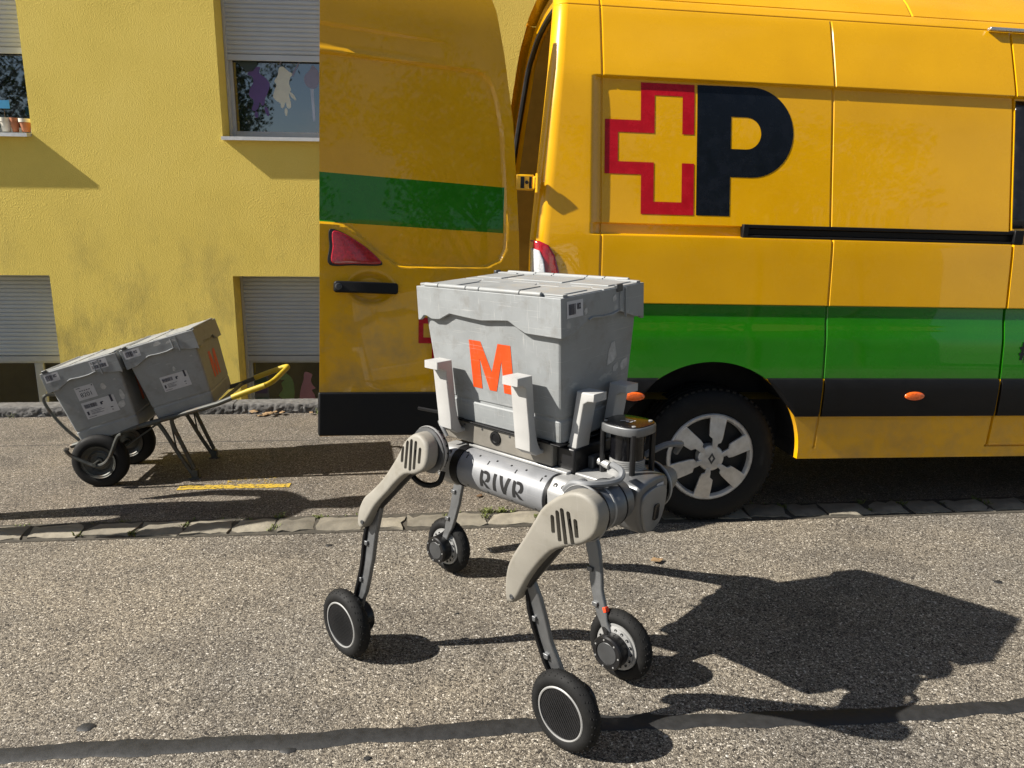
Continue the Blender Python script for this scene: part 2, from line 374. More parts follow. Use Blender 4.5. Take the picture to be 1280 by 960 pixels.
M_STONE = mat('cobble_stone', (.185,.165,.128,1), .85, var=.3, vs=14., bump=.8, bs=70., dirt=(0.2046,0.186,0.1364,1), dscale=20.)
def vary(m, lo=.7, hi=1.3):
    # each piece of the same material a little lighter or darker
    t, b = nodes(m); oi = N(t, 'ShaderNodeObjectInfo'); mr = N(t, 'ShaderNodeMapRange'); mr.inputs['To Min'].default_value = lo; mr.inputs['To Max'].default_value = hi
    src = b.inputs['Base Color'].links[0].from_socket; mx = N(t, 'ShaderNodeMixRGB', blend_type='MULTIPLY', Fac=1.)
    t.links.new(oi.outputs['Random'], mr.inputs['Value']); t.links.new(src, mx.inputs['Color1']); t.links.new(mr.outputs['Result'], mx.inputs['Color2']); t.links.new(mx.outputs['Color'], b.inputs['Base Color'])
vary(M_STONE, .7, 1.35)
M_KERB = mat('kerb_granite', (0.1105,0.1062,0.1003,1), .9, var=.5, vs=26., bump=1., bs=60.)
M_TAR = mat('tar_sealant', (0.0182,0.0182,0.0182,1), .62, var=.2, vs=30., bump=.35, bs=120.)
M_SHUTTER = mat('shutter_grey', (.47,.50,.52,1), .42, metal=.1, var=.06, vs=3.)
M_WFRAME = mat('window_frame', (.42,.43,.42,1), .45, var=.05)
M_SILL = mat('sill_aluminium', (.66,.66,.65,1), .4, metal=.3, var=.06)
M_DARKROOM = mat('dark_room', (.012,.012,.011,1), .9)
M_CONCRETE = mat('concrete', (0.21,0.203,0.182,1), .9, var=.2, vs=4., bump=.5, bs=60.)
M_TERRA = mat('terracotta', (.38,.14,.06,1), .8, var=.15)
M_CREAM = mat('cream_paint', (.62,.58,.48,1), .7)
M_LEAF = mat('leaf_green', (.045,.085,.02,1), .6, var=.5, vs=2.)
M_BARK = mat('bark', (.09,.065,.045,1), .9, var=.3, vs=12., bump=.6, bs=40.)
M_DRYLEAF = mat('dry_leaf', (0.252,0.1645,0.084,1), .7, var=.3, vs=60.)
M_WEED = mat('weed_green', (0.112,0.133,0.028,1), .7, var=.4, vs=40.)
scuff(M_ORANGE, .45, (.30,.22,.18,1)); scuff(M_BEIGE, .35, (.30,.28,.25,1)); scuff(M_SILVER, .3, (.3,.3,.3,1))
def flat(name, c, rough=.5): return mat(name, (*c, 1), rough, var=.08)

# ================================================================== SETTING
def sheet(name, x0, x1, y0, y1, z, m, kind='structure', nx=1, ny=1):
    mb = MB(); mb.grid([[(x0+(x1-x0)*i/nx, y0+(y1-y0)*j/ny, z) for i in range(nx+1)] for j in range(ny+1)])
    return tag(obj(name, mb, m, smooth=0, recalc=False), kind=kind)
sheet('road', -150, 150, -150, 5.75, 0, M_ROAD)
sheet('pavement', -60, 60, 3.615, 5.75, .004, M_PAVE)
sheet('terrain', -250, 250, 5.9, 250, -1.35, M_CONCRETE)

# cobble border: single stones set in a row, part of the setting
strip = empty('cobble_border'); tag(strip, kind='structure')
def stone_mesh(l, w, h, seed):
    q = random.Random(seed); nx, ny = 5, 3
    top = [[Vector(((i/nx-.5)*l, (j/ny-.5)*w, h)) for i in range(nx+1)] for j in range(ny+1)]
    for j in range(ny+1):
        for i in range(nx+1):
            e = i in (0, nx) or j in (0, ny)
            p = top[j][i]
            p.z += q.uniform(-.0045, .0045) - (.009 if e else 0)
            if e: p.x += q.uniform(-.010, .010); p.y += q.uniform(-.011, .011)
    sk = q.uniform(-.018, .018)
    for r_ in top:
        for p in r_: p.x += sk*(p.y/w*2)
    rim = [top[0][i] for i in range(nx+1)] + [top[j][nx] for j in range(1, ny+1)] + [top[ny][i] for i in range(nx-1, -1, -1)] + [top[j][0] for j in range(ny-1, 0, -1)]
    mb = MB(); mb.grid(top)
    n = len(rim); mb.add(rim + [Vector((p.x, p.y, -.03)) for p in rim], [(i, (i+1) % n, n+(i+1) % n, n+i) for i in range(n)])
    return mb
x = -6.2; k = 0; JOINTS = []
while x < 8.5:
    l = rnd.choice([.235, .225, .21, .25, .2])
    o = obj('cobble', stone_mesh(l-.021, .15, .017, k), M_STONE, strip, smooth=50)
    o.location = (x+l/2, 3.522+rnd.uniform(-.006, .006), 0); o.rotation_euler = (rnd.uniform(-.03,.03), rnd.uniform(-.015,.015), rnd.uniform(-.045, .045))
    JOINTS.append(x); x += l; k += 1
# earth bed seen in the joints
bed = MB(); bed.grid([[(-6.3+.3*i, 3.425 + rnd.uniform(-.01,.004), .0025) for i in range(50)], [(-6.3+.3*i, 3.622 + rnd.uniform(-.004,.01), .0065) for i in range(50)]])
tag(obj('joint_bed', bed, mat('joint_earth', (.055,.048,.036,1), .95, var=.4, vs=40.), smooth=0), kind='structure')

# weeds in the joints and along the kerb
def tuft(mb, x, y, z, n, h, q):
    for _ in range(n):
        a = q.uniform(0, 2*PI); l = h*q.uniform(.5, 1.2); w = q.uniform(.0015, .004); bx, by = x+q.uniform(-.02,.02), y+q.uniform(-.015,.015)
        d = Vector((math.cos(a), math.sin(a), 0)); s = Vector((-d.y, d.x, 0))*w
        p0 = Vector((bx, by, z)); p1 = p0 + d*l*.4 + Vector((0,0,l*.6)); p2 = p0 + d*l*.9 + Vector((0,0,l*.75))
        mb.add([p0-s, p0+s, p1+s, p1-s, p2], [(0,1,2,3), (3,2,4)])
wm = MB(); q = random.Random(3)
for jx in JOINTS:
    if -3 < jx < 4.5 and q.random() < .55:
        for _ in range(q.randint(1, 3)): tuft(wm, jx+q.uniform(-.01,.01), q.uniform(3.45, 3.63), .004, q.randint(5, 18), q.uniform(.012,.035), q)
for _ in range(60): tuft(wm, q.uniform(-3, 2.5), 3.615+q.uniform(-.01,.012), .004, q.randint(2,6), .012, q)
for jx, n in ((-.95, 22), (-.88, 30), (-.8, 24), (-2.6, 8), (-3.2, 6)): tuft(wm, jx, 5.70, .004, n, .05, q)
for jx in (.35, .22): 
    for _ in range(4): tuft(wm, jx+q.uniform(-.05,.05), 3.61, .004, 14, .03, q)
tag(obj('weeds', wm, M_WEED, smooth=0, recalc=False), 'small weeds growing in the joints', kind='stuff')

# tar sealant seam across the road, with drips
def ribbon(name, ctr, half, z, m, seed, step=.025, x0=-6., x1=7., jit=.006):
    q = random.Random(seed); rows = [[], [], [], []]; x = x0; a = b = 0
    while x <= x1:
        a = .75*a + q.uniform(-jit, jit); b = .75*b + q.uniform(-jit, jit)
        y = ctr(x)
        rows[0].append((x, y-half+b, .0008)); rows[1].append((x, y-half*.75+b, z)); rows[2].append((x, y+half*.75+a, z)); rows[3].append((x, y+half+a, .0008)); x += step
    mb = MB(); mb.grid(rows); return tag(obj(name, mb, m, smooth=60, recalc=False), kind='structure')
ribbon('tar_seam', lambda x: 1.93 + .022*math.sin(x*1.3+2.2) + .008*math.sin(x*4.1), .033, .0042, M_TAR, 5, step=.02, jit=.0048)
crackm = mat('old_joint_line', (.05,.045,.04,1), .9)
ribbon('pavement_joint', lambda x: 4.98 + .006*math.sin(x*3), .006, .0052, crackm, 8, jit=.0015)
def blot(x, y, r, z, m, seed, sx=1.3):
    q = random.Random(seed); n = 16; P = []
    for i in range(n):
        rr = r*q.uniform(.75, 1.12); P.append((x+sx*rr*math.cos(2*PI*i/n), y+rr*math.sin(2*PI*i/n)))
    mb = MB(); mb.add([(x, y, z)] + [(*p, z) for p in P] + [(p[0]+(p[0]-x)*.15, p[1]+(p[1]-y)*.15, .0006) for p in P],
        [(0, 1+i, 1+(i+1) % n) for i in range(n)] + [(1+i, 1+n+i, 1+n+(i+1) % n, 1+(i+1) % n) for i in range(n)])
    return mb
for i, (bx_, by_, br) in enumerate([(-1.065, 2.053, .018), (-.53, 3.28, .012), (-.45, 1.905, .016), (.62, 1.965, .014), (1.5, 1.88, .018), (-.9, 1.97, .013), (-.22, 1.85, .008), (.05, 2.62, .006), (2.35, 2.7, .014)]):
    tag(obj('tar_spot', blot(bx_, by_, br, .003, M_TAR, i), M_TAR, smooth=60), kind='structure')
# worn yellow paint stroke on the pavement
pm = bpy.data.materials.new('worn_yellow_paint'); t, b = nodes(pm); L = t.links.new
g = N(t, 'ShaderNodeTexCoord'); n_ = N(t, 'ShaderNodeTexNoise', Scale=70., Detail=6., Roughness=.7); L(g.outputs['Object'], n_.inputs['Vector'])
rp = ramp(t, [(.40, (0,0,0)), (.50, (1,1,1))]); L(n_.outputs['Fac'], rp.inputs['Fac'])
L(rp.outputs['Color'], b.inputs['Alpha']); b.inputs['Base Color'].default_value = (.46,.31,.03,1); b.inputs['Roughness'].default_value = .8
mb = MB(); q = random.Random(4)
rows = [[], []]
for i in range(31):
    x_ = -1.47 + .61*i/30; rows[0].append((x_, 4.058+q.uniform(-.006,.006), .0072)); rows[1].append((x_, 4.122+q.uniform(-.008,.008), .0072))
mb.grid(rows); tag(obj('yellow_marking', mb, pm, smooth=0, recalc=False), kind='structure')
pm2 = pm.copy(); pm2.name = 'very_worn_yellow_paint'
for n2_ in pm2.node_tree.nodes:
    if n2_.type == 'VALTORGB': n2_.color_ramp.elements[0].position = .54; n2_.color_ramp.elements[1].position = .64
mb = MB(); mb.grid([[(-1.26+.05*i, 4.13, .0072) for i in range(7)], [(-1.22+.045*i, 4.24+.012*(i % 2), .0072) for i in range(7)]])
tag(obj('yellow_marking', mb, pm2, smooth=0, recalc=False), kind='structure')

# rough granite kerb in front of the light well
kerb = empty('granite_kerb'); tag(kerb, kind='structure')
def kerb_mesh(l, seed):
    q = random.Random(seed); n = int(l/.014); rows = []
    prof = [(-.002, -.02), (-.004, -.005), (-.004, .01), (-.003, .022), (-.001, .034), (.0, .046), (.004, .058), (.009, .069), (.016, .077), (.06, .080), (.11, .080), (.16, .08), (.17, .0)]
    for j, (y, z) in enumerate(prof):
        amp = .0085 if j < 6 else (.006 if j < 8 else .003)
        rows.append([(l*i/n, y+q.uniform(-amp, amp), z+q.uniform(-amp, amp)*.4) for i in range(n+1)])
    mb = MB(); mb.grid(rows); return mb
x = -7.
while x < 8:
    l = rnd.uniform(.9, 1.25); o = obj('kerb_stone', kerb_mesh(l-.008, int(x*100)), M_KERB, kerb, smooth=50); o.location = (x, 5.725, 0); x += l
mb = MB(); mb.bx(-60, 60, 5.76, 5.9, -1.4, .068); tag(obj('light_well_wall', mb, M_CONCRETE), kind='structure')
sheet('light_well_floor', -60, 60, 5.88, 7.4, -1.3, M_CONCRETE)

# ------------------------------------------------------------------ yellow building
bld = empty('building', Matrix.Translation((-2.2, 7.0, 0)) @ Matrix.Rotation(R(-2.0), 4, 'Z') @ Matrix.Translation((2.2, 0, 0)), 'yellow rendered building with grey roller shutters behind the van', 'building')
COLS = [(-8.2, -6.6), (-5.04, -3.468), (-1.868, -.25), (1.31, 2.92), (4.5, 6.1), (7.7, 9.3)]
ROWS = [(-1.05, .962), (2.16, 4.1)]
REV = .22
def wall_mesh():
    xs = sorted({-14., 14.} | {c for p in COLS for c in p}); zs = sorted({-1.35, 6.2} | {c for p in ROWS for c in p})
    mb = MB()
    inside = lambda a, b, c, d: any(x0-1e-6 <= a and b <= x1+1e-6 for x0, x1 in COLS) and any(z0-1e-6 <= c and d <= z1+1e-6 for z0, z1 in ROWS)
    for i in range(len(xs)-1):
        for j in range(len(zs)-1):
            if not inside(xs[i], xs[i+1], zs[j], zs[j+1]):
                mb.add([(xs[i],0,zs[j]), (xs[i+1],0,zs[j]), (xs[i+1],0,zs[j+1]), (xs[i],0,zs[j+1])], [(0,1,2,3)])
    for x0, x1 in COLS:
        for z0, z1 in ROWS:
            a = [(x0,0,z0),(x1,0,z0),(x1,0,z1),(x0,0,z1)]; b_ = [(p[0],REV+.1,p[2]) for p in a]
            mb.add(a+b_, [(0,4,5,1),(1,5,6,2),(2,6,7,3),(3,7,4,0)])
    mb.add([(-14,0,-1.35),(-14,9,-1.35),(-14,9,6.2),(-14,0,6.2)], [(0,1,2,3)]); mb.add([(14,0,-1.35),(14,9,-1.35),(14,9,6.2),(14,0,6.2)], [(3,2,1,0)])
    mb.add([(-14,0,6.2),(14,0,6.2),(14,9,6.2),(-14,9,6.2)], [(0,1,2,3)])
    return mb
obj('wall', wall_mesh(), M_STUCCO, bld, smooth=0, recalc=False)
def shutter_mesh(x0, x1, z0, z1, y, pitch=.037):
    mb = MB(); z = z0; rows = []
    while z < z1:
        for dz, dy in ((0, .004), (.004, .0), (pitch*.5, -.005), (pitch-.006, -.002), (pitch-.003, .006)):
            rows.append([(x0, y+dy, z+dz), (x1, y+dy, z+dz)])
        z += pitch
    mb.grid(rows); return mb
for ri, (z0, z1) in enumerate(ROWS):
    for x0, x1 in COLS:
        sb = 2.885 if ri else .195
        if x0 == -5.04 and ri: sb = 2.90
        fr = MB(); w = .05
        for a in ((x0+.008, x0+w, z0+.03, z1-.01), (x1-w, x1-.008, z0+.03, z1-.01)): fr.bx(a[0], a[1], REV+.02, REV+.07, a[2], a[3])
        fr.bx(x0+w, x1-w, REV+.022, REV+.068, z0+.03, z0+.08)
        if not ri:
            fr.bx(x0+w, x1-w, REV+.022, REV+.068, sb-.075, sb-.02)
            fr.bx(x1-.37, x1-.29, REV+.024, REV+.066, z0+.08, sb-.075)
        f = obj('window', fr, M_WFRAME, bld, bevel=.004, smooth=30)
        pn = MB(); pn.bx(x0+w, x1-w, REV+.045, REV+.055, z0+.08, z1-.02); obj('pane', pn, M_GLASS, f, smooth=0)
        sh = obj('roller_shutter', shutter_mesh(x0+.02, x1-.02, sb, z1, REV), M_SHUTTER, f, smooth=40, recalc=False)
        gb = MB(); gb.bx(x0+.022, x1-.022, REV-.008, REV+.012, sb-.055, sb-.004); obj('shutter_bar', gb, M_WFRAME if ri == 0 else M_SHUTTER, f, bevel=.004)
        for ga, gb_ in ((x0+.002, x0+.026), (x1-.026, x1-.002)):
            gr = MB(); gr.bx(ga, gb_, REV-.02, REV+.018, z0+.03, z1); obj('guide_rail', gr, M_WFRAME, f, bevel=.003)
        sl = MB(); d = .075 if x0 < -3 else .057
        sl.add([(x0+.003,REV+.02,z0+.03),(x1-.003,REV+.02,z0+.03),(x1-.003,-d,z0+.004),(x0+.003,-d,z0+.004),(x0+.003,REV+.02,z0+.012),(x1-.003,REV+.02,z0+.012),(x1-.003,-d,z0-.026),(x0+.003,-d,z0-.026)],
               [(0,1,2,3),(3,2,6,7),(4,5,1,0),(7,6,5,4),(0,3,7,4),(1,5,6,2)])
        obj('sill', sl, M_SILL, f, smooth=0)
        if (x0, ri) == (-1.868, 1): WIN_ART = f
        if (x0, ri) == (-1.868, 0): WIN_LOW = f
# window stickers (flat foil cut-outs on the panes)
def sticker(name, splines, m, parent, y=REV+.0435):
    me = shape(splines, .0004); remap(me, lambda c: Vector((c.x, y+c.z, c.y)))
    return finish(name, me, m, parent, 0)
def ell(cx, cy, rx, ry, n=20, rot=0):
    c, s = math.cos(rot), math.sin(rot)
    return [(cx+rx*math.cos(a)*c-ry*math.sin(a)*s, cy+rx*math.cos(a)*s+ry*math.sin(a)*c) for a in (2*PI*i/n for i in range(n))]
purple = flat('foil_purple', (.10,.06,.20)); whitef = flat('foil_white', (.55,.56,.48)); dkgreen = flat('foil_dark_green', (.03,.05,.045)); paleb = flat('foil_pale_blue', (.33,.38,.48)); lilac = flat('foil_lilac', (.20,.20,.28))
k = 1.018
def W(px): return [((x_+0)*k*1.0, 1.49+(z_-1.49)*k) for x_, z_ in px]
sticker('purple_splash', [catmull([(-1.696,2.724),(-1.647,2.776),(-1.582,2.788),(-1.591,2.738),(-1.536,2.695),(-1.504,2.64),(-1.533,2.56),(-1.552,2.526),(-1.561,2.475),(-1.585,2.463),(-1.601,2.491),(-1.616,2.445),(-1.647,2.416),(-1.675,2.432),(-1.653,2.501),(-1.691,2.545),(-1.681,2.602),(-1.648,2.658),(-1.657,2.709)], 4)], purple, WIN_ART)
sticker('purple_drop', [ell(-1.637, 2.385, .017, .028)], purple, WIN_ART)
sticker('purple_drop', [ell(-1.543, 2.415, .016, .042, rot=.25)], purple, WIN_ART)
sticker('paint_tube', [[(-1.792,2.838),(-1.721,2.873),(-1.64,2.876),(-1.592,2.811),(-1.645,2.752),(-1.700,2.742)]], dkgreen, WIN_ART)
sticker('white_splash', [catmull([(-1.415,2.782),(-1.379,2.794),(-1.335,2.756),(-1.295,2.735),(-1.32,2.706),(-1.334,2.655),(-1.32,2.599),(-1.339,2.565),(-1.326,2.486),(-1.334,2.445),(-1.363,2.451),(-1.372,2.496),(-1.393,2.45),(-1.416,2.449),(-1.42,2.483),(-1.465,2.516),(-1.481,2.55),(-1.46,2.607),(-1.446,2.641),(-1.462,2.674),(-1.43,2.72)], 4)], whitef, WIN_ART)
sticker('white_drop', [ell(-1.373, 2.412, .014, .034)], whitef, WIN_ART)
sticker('white_drop', [ell(-1.307, 2.548, .014, .042, rot=.65)], whitef, WIN_ART)
sticker('cup_outline', [[(-1.387,2.866),(-1.212,2.871),(-1.277,2.746),(-1.297,2.707),(-1.307,2.734),(-1.225,2.858),(-1.376,2.857),(-1.402,2.809),(-1.414,2.809)]], lilac, WIN_ART)
sticker('brush_tip', [catmull([(-1.116,2.812),(-1.066,2.741),(-1.083,2.639),(-1.131,2.615),(-1.188,2.647),(-1.197,2.715),(-1.147,2.772)], 4)], lilac, WIN_ART)
sticker('brush_handle', [[(-1.149,2.613),(-1.119,2.613),(-1.116,2.353),(-1.127,2.329),(-1.138,2.347)]], paleb, WIN_ART)
grn = flat('foil_green', (.13,.19,.06)); pnk = flat('foil_pink', (.30,.14,.15))
k = 1.018
sticker('green_figure', [catmull(W([(-1.56,.03),(-1.535,.06),(-1.50,.055),(-1.47,.03),(-1.425,-.02),(-1.41,-.12),(-1.42,-.22),(-1.44,-.30),(-1.55,-.30),(-1.55,-.24),(-1.52,-.22),(-1.56,-.18),(-1.52,-.12),(-1.53,-.06),(-1.50,-.03),(-1.55,-.02)]), 4)], grn, WIN_LOW)
sticker('pink_figure', [catmull(W([(-1.30,.05),(-1.26,.04),(-1.235,.02),(-1.25,-.03),(-1.235,-.08),(-1.21,-.11),(-1.245,-.13),(-1.22,-.18),(-1.215,-.24),(-1.225,-.30),(-1.36,-.30),(-1.365,-.2),(-1.345,-.1),(-1.32,-.03),(-1.315,.02)]), 4)], pnk, WIN_LOW)
pal = flat('foil_grey', (.10,.11,.115)); gr2 = flat('foil_deep_green', (.03,.07,.04)); pu2 = flat('foil_violet', (.07,.05,.11))
sticker('colour_chart', [W(rrect(-1.79, -1.65, -.30, .03, .02))], pal, WIN_LOW)
for zc, mm_ in ((-.03, gr2), (-.13, pu2), (-.23, gr2)):
    sticker('colour_patch', [W(rrect(-1.775, -1.665, zc-.03, zc+.03, .012))], mm_, WIN_LOW, REV+.0422)

# flower pots on the left sill
def pot(x, r, h, m1, m2, label, plant=False):
    e = empty('flower_pot', Matrix.Translation((x, 7.115, 2.183)), label, 'flower pot', 'small pots on the left upper window sill')
    mb = MB(); mb.lathe([(r*.62, 0), (r*.9, h*.72), (r*.9, h*.74)], 20); obj('pot_body', mb, m1, e)
    mb = MB(); mb.lathe([(r, h*.72), (r, h), (r*.88, h), (r*.85, h*.8), (0, h*.8)], 20); obj('pot_rim', mb, m2, e)
    return e
pot(-3.545, .05, .11, M_TERRA, M_CREAM, 'clay pot with pale rim at the right end of the left upper sill')
pot(-3.630, .038, .115, M_TERRA, M_TERRA, 'plain brown clay pot in the middle of the left upper sill')
pB = pot(-3.705, .048, .115, M_CREAM, M_CREAM, 'cream painted pot holding a blue card on the left upper sill')
mb = MB(); mb.tube([(0,0,.08), (.002,0,.2)], .003, 6); st = obj('stick', mb, M_BARK, pB)
mb = MB(); mb.box((.002,-.004,.225), (.10,.002,.068)); obj('blue_card', mb, flat('card_blue', (.05,.30,.55)), pB)
pot(-3.790, .045, .10, flat('pot_green', (.04,.10,.06)), flat('pot_green_rim', (.04,.10,.06)), 'small dark green pot cut by the left picture edge')

# dry leaves
def leaf_mesh(l, seed):
    q = random.Random(seed); n = 7; L_ = []; R_ = []; mid = []
    for i in range(n):
        t_ = i/(n-1); w_ = l*.36*math.sin(PI*min(.98, t_*.95+.03))*q.uniform(.75, 1.15); zz = .35*l*(t_-.5)**2*q.uniform(.8,1.4)
        mid.append((l*(t_-.5), 0, .003+zz*.4)); L_.append((l*(t_-.5)+q.uniform(-.1,.1)*l*.3, w_, .004+zz+q.uniform(.1,.35)*w_)); R_.append((l*(t_-.5)+q.uniform(-.1,.1)*l*.3, -w_, .004+zz+q.uniform(.05,.3)*w_))
    mb = MB(); mb.grid([L_, mid, R_]); return mb
def leaf(x, y, l, rot, label, seed, m=M_DRYLEAF, grp='dry leaves on the ground'):
    o = obj('dry_leaf', leaf_mesh(l, seed), m, smooth=60); o.location = (x, y, .005); o.rotation_euler = (0, 0, rot); sd = o.modifiers.new('s', 'SOLIDIFY'); sd.thickness = .0008
    return tag(o, label, 'leaf', grp)
leaf(.948, 2.993, .062, .25, 'curled tan leaf lying alone on the road beside the robot shadow', 1)
leaf(.2, 3.84, .045, .9, 'small dark brown leaf on the pavement between robot leg and kerb row', 2, mat('leaf_brown', (.12,.07,.035,1), .8))
lab = ['large pale leaf in the heap at the granite kerb', 'leaf leaning on the heap at the granite kerb', 'leaf at the left end of the heap by the granite kerb', 'upper leaf of the heap at the granite kerb', 'leaf at the right end of the heap by the granite kerb', 'flat leaf in front of the heap at the granite kerb', 'small leaf under the heap at the granite kerb', 'single leaf on the pavement right of the leaf heap']
for i, (dx, dy, ll) in enumerate([(-.02,0,.085), (.05,.02,.075), (-.1,.01,.07), (.0,.035,.07), (.11,.02,.06), (.03,-.03,.06), (-.05,-.02,.05), (.33,.01,.045)]):
    o = leaf(-1.33+dx, 5.655+dy, ll, rnd.uniform(0, 6), lab[i], 20+i, M_DRYLEAF, 'leaf heap at the kerb'); o.location.z += .012*(i % 3); o.rotation_euler.x = rnd.uniform(-.4,.4)

# ================================================================== DELIVERY VAN
def _vanM():
    a, b = R(1.35), R(1.0)
    ux = Vector((math.cos(a)*math.cos(b), math.sin(a)*math.cos(b), -math.sin(b))); uy = Vector((-math.sin(a), math.cos(a), 0)); uz = ux.cross(uy)
    m = Matrix((ux, uy, uz)).transposed().to_4x4(); m.translation = Vector((1.41, 3.36, 0)); return m
VM = _vanM()
van = empty('delivery_van', VM, 'yellow delivery van with green band and open rear door', 'van')
PZ = [.2,.34,.56,.76,1.105,1.41,1.48,2.0,2.12,2.35,2.47,2.53,2.575,2.605]; PY = [.02,.015,0,0,.03,.055,.07,.165,.19,.27,.315,.385,.50,.66]
WID = 2.06
def base_y(z): return sum(interp(z+d, PZ, PY) for d in (-.05,-.025,0,.025,.05))/5
def xr_shift(z): return .112*min(1.25, max(0, (z-1.38)/1.07))
AX, AZ, AR = -.135, .36, .475
SEAMS = [(-.70, .4, 2.5, .007, .004), (.42, .4, 2.43, .007, .005), (1.357, .40, 2.43, .016, .005), (.87, 2.49, 2.8, .006, .005)]
def side_y(x, z):
    y = base_y(z)
    d = x + 1.02
    r_ = .075
    if d < r_: y += r_ - math.sqrt(max(0, r_*r_ - (r_-d)**2))
    # big sunken panel with the sliding-door track at its foot
    sx = smst(-.755, -.705, x)
    if z < 2.14 and z > 1.40:
        rec = sx*(1-smst(2.108, 2.122, z))*smst(1.412, 1.419, z)
        y += .022*rec
        y += .014*rec*(1-smst(1.462, 1.468, z))
    # crease above the green band
    if z < 1.11: y += .013*(1-smst(1.098, 1.107, z))*smst(.93, 1.07, z)
    for sxp, za, zb, dep, hw in SEAMS:
        if za < z < zb and abs(x-sxp) < hw*1.5: y += dep*(1-smst(hw*.5, hw*1.5, abs(x-sxp)))
    if abs(z-2.486) < .008: y += .012*(1-smst(.002, .008, abs(z-2.486)))
    if z > 2.49: y += .012
    if abs(z-2.437) < .004: y += .0035*(1-smst(.001, .004, abs(z-2.437)))
    if x > 1.345 and abs(z-.404) < .006: y += .012*(1-smst(.002,.006,abs(z-.404)))
    return y
def arch_z(x):
    d = abs(x-AX)
    if d >= AR: return .345
    return max(.345, AZ + math.sqrt(AR*AR-d*d)*(1.0+.0*d))
def uniq(l, eps=1e-4):
    l = sorted(l); o = [l[0]]
    for v in l[1:]:
        if v-o[-1] > eps: o.append(v)
    return o
X1 = 3.1
xs = [-1.02+.075*(1-math.cos(PI/2*i/8)) for i in range(9)] + [-.94+.05*i for i in range(82)]
for s in (-.70, .42, 1.357, .87): xs += [s+.0025*i for i in range(-5, 6)]
xs += [-.76+.008*i for i in range(8)] + [AX+AR*math.cos(PI*i/40) for i in range(41)] + [AX+AR+.0015, AX-AR-.0015, 1.34, 1.346]
xs = uniq([x for x in xs if -1.0201 <= x <= X1], .0008)
zs_hi = [.96+.04*i for i in range(47)]
for a, b_ in ((1.09, 1.115), (1.405, 1.425), (1.458, 1.472), (2.10, 2.13), (2.43, 2.445), (2.476, 2.496)):
    n = int((b_-a)/.0018); zs_hi += [a+(b_-a)*i/n for i in range(n+1)]
zs_hi = uniq([z for z in zs_hi if .96 <= z <= 2.605] + [2.53, 2.56, 2.59, 2.605], .0008)
zs_lo = uniq([.345+(.96-.345)*i/24 for i in range(24)] + [.396,.399,.4015,.404,.4065,.409,.412], .0008)
def col(x):
    zb = arch_z(x); out = []
    for z in zs_lo: out.append(zb + (z-.345)*(.96-zb)/(.96-.345))
    return out + zs_hi
def roof_z(x, z): return z + .11*smst(-1.0, .1, x)*smst(2.49, 2.605, z)
def xat(x, z):
    w = 1-smst(-1.02, -.72, x)
    return x + xr_shift(z)*w
cols = []
for x in xs:
    cols.append([(xat(x, z), side_y(x, z), roof_z(x, z)) for z in col(x)])
mb = MB(); mb.grid(cols)
# wheel arch lip turned inwards
lip = [(x, 0) for x in xs if AX-AR-.002 <= x <= AX+AR+.002]
mb.grid([[(x, side_y(x, arch_z(x))+.0, arch_z(x)) for x, _ in lip], [(x, side_y(x, arch_z(x))+.035, arch_z(x)-.002) for x, _ in lip]])
# sill turned under
mb.grid([[(x, side_y(x, .345), .345) for x in (AX+AR+.002, X1)], [(x, .10, .335) for x in (AX+AR+.002, X1)]])
body = obj('body_side', mb, M_VAN, van, smooth=32, recalc=False)
# roof and far side
rows = []
NR = 24
for x in [-1.02, -.95, -.85, -.7, -.55, -.4, -.25, -.1, .1, 1, 2, 3.1]:
    r_ = []
    ys, zs_ = base_y(2.605)+.012, 2.605
    for i in range(NR+1):
        y = ys + (WID-2*ys)*i/NR; u = (y-WID/2)/(WID/2-ys)
        r_.append((xat(x, 2.605), y, roof_z(x, zs_)+.035*(1-u*u)))
    rows.append(r_)
mb = MB(); mb.grid(rows); obj('roof', mb, M_VAN, van, smooth=40)
mb = MB(); rows = []
zz = [.345+.05*i for i in range(43)] + [2.47, 2.5, 2.53, 2.56, 2.585, 2.605]
for x in [-1.02+.075*(1-math.cos(PI/2*i/6)) for i in range(7)] + [-.85, -.7, -.55, -.4, -.25, -.1, .1, 1, 2, 3.1]:
    r_ = []
    for z in zz:
        y = base_y(z); d = x+1.02
        if d < .075: y += .075-math.sqrt(max(0, .075**2-(.075-d)**2))
        r_.append((xat(x, z), WID-y, roof_z(x, z)))
    rows.append(r_)
mb.grid(rows); obj('far_side', mb, M_VAN, van, smooth=40)
# rear door frame with rubber seal, cargo lining
outer, inner = [], []
zlist = [.62+.07*i for i in range(26)] + [2.42, 2.47, 2.51, 2.545, 2.575, 2.595]
for z in zlist: outer.append((xat(-1.02, z)+.055, base_y(z)+.03, z-.01))
ys = base_y(2.605)+.03
for i in range(1, 12):
    y = ys+(WID-2*ys)*i/12; u = (y-WID/2)/(WID/2-ys); outer.append((xat(-1.02, 2.605)+.055, y, 2.592+.03*(1-u*u)))
outer += [(p[0], WID-p[1], p[2]) for p in reversed(outer[:len(zlist)])]
cen = Vector((0, WID/2, 1.5))
for i, p in enumerate(outer):
    a = Vector(outer[max(0, i-1)]); b_ = Vector(outer[min(len(outer)-1, i+1)]); tg = (b_-a); nrm = Vector((0, tg.z, -tg.y)).normalized()
    inner.append(Vector(p) + nrm*.075)
mb = MB(); mb.grid([outer, [(p.x+.015, p.y, p.z) for p in inner], [(p.x+.10, p.y, p.z) for p in inner]])
obj('rear_frame', mb, M_VAN, van, smooth=45)
mb = MB(); mb.tube([(p.x+.012, p.y, p.z) for p in inner], .017, 8); obj('door_seal', mb, M_SEAL, van)
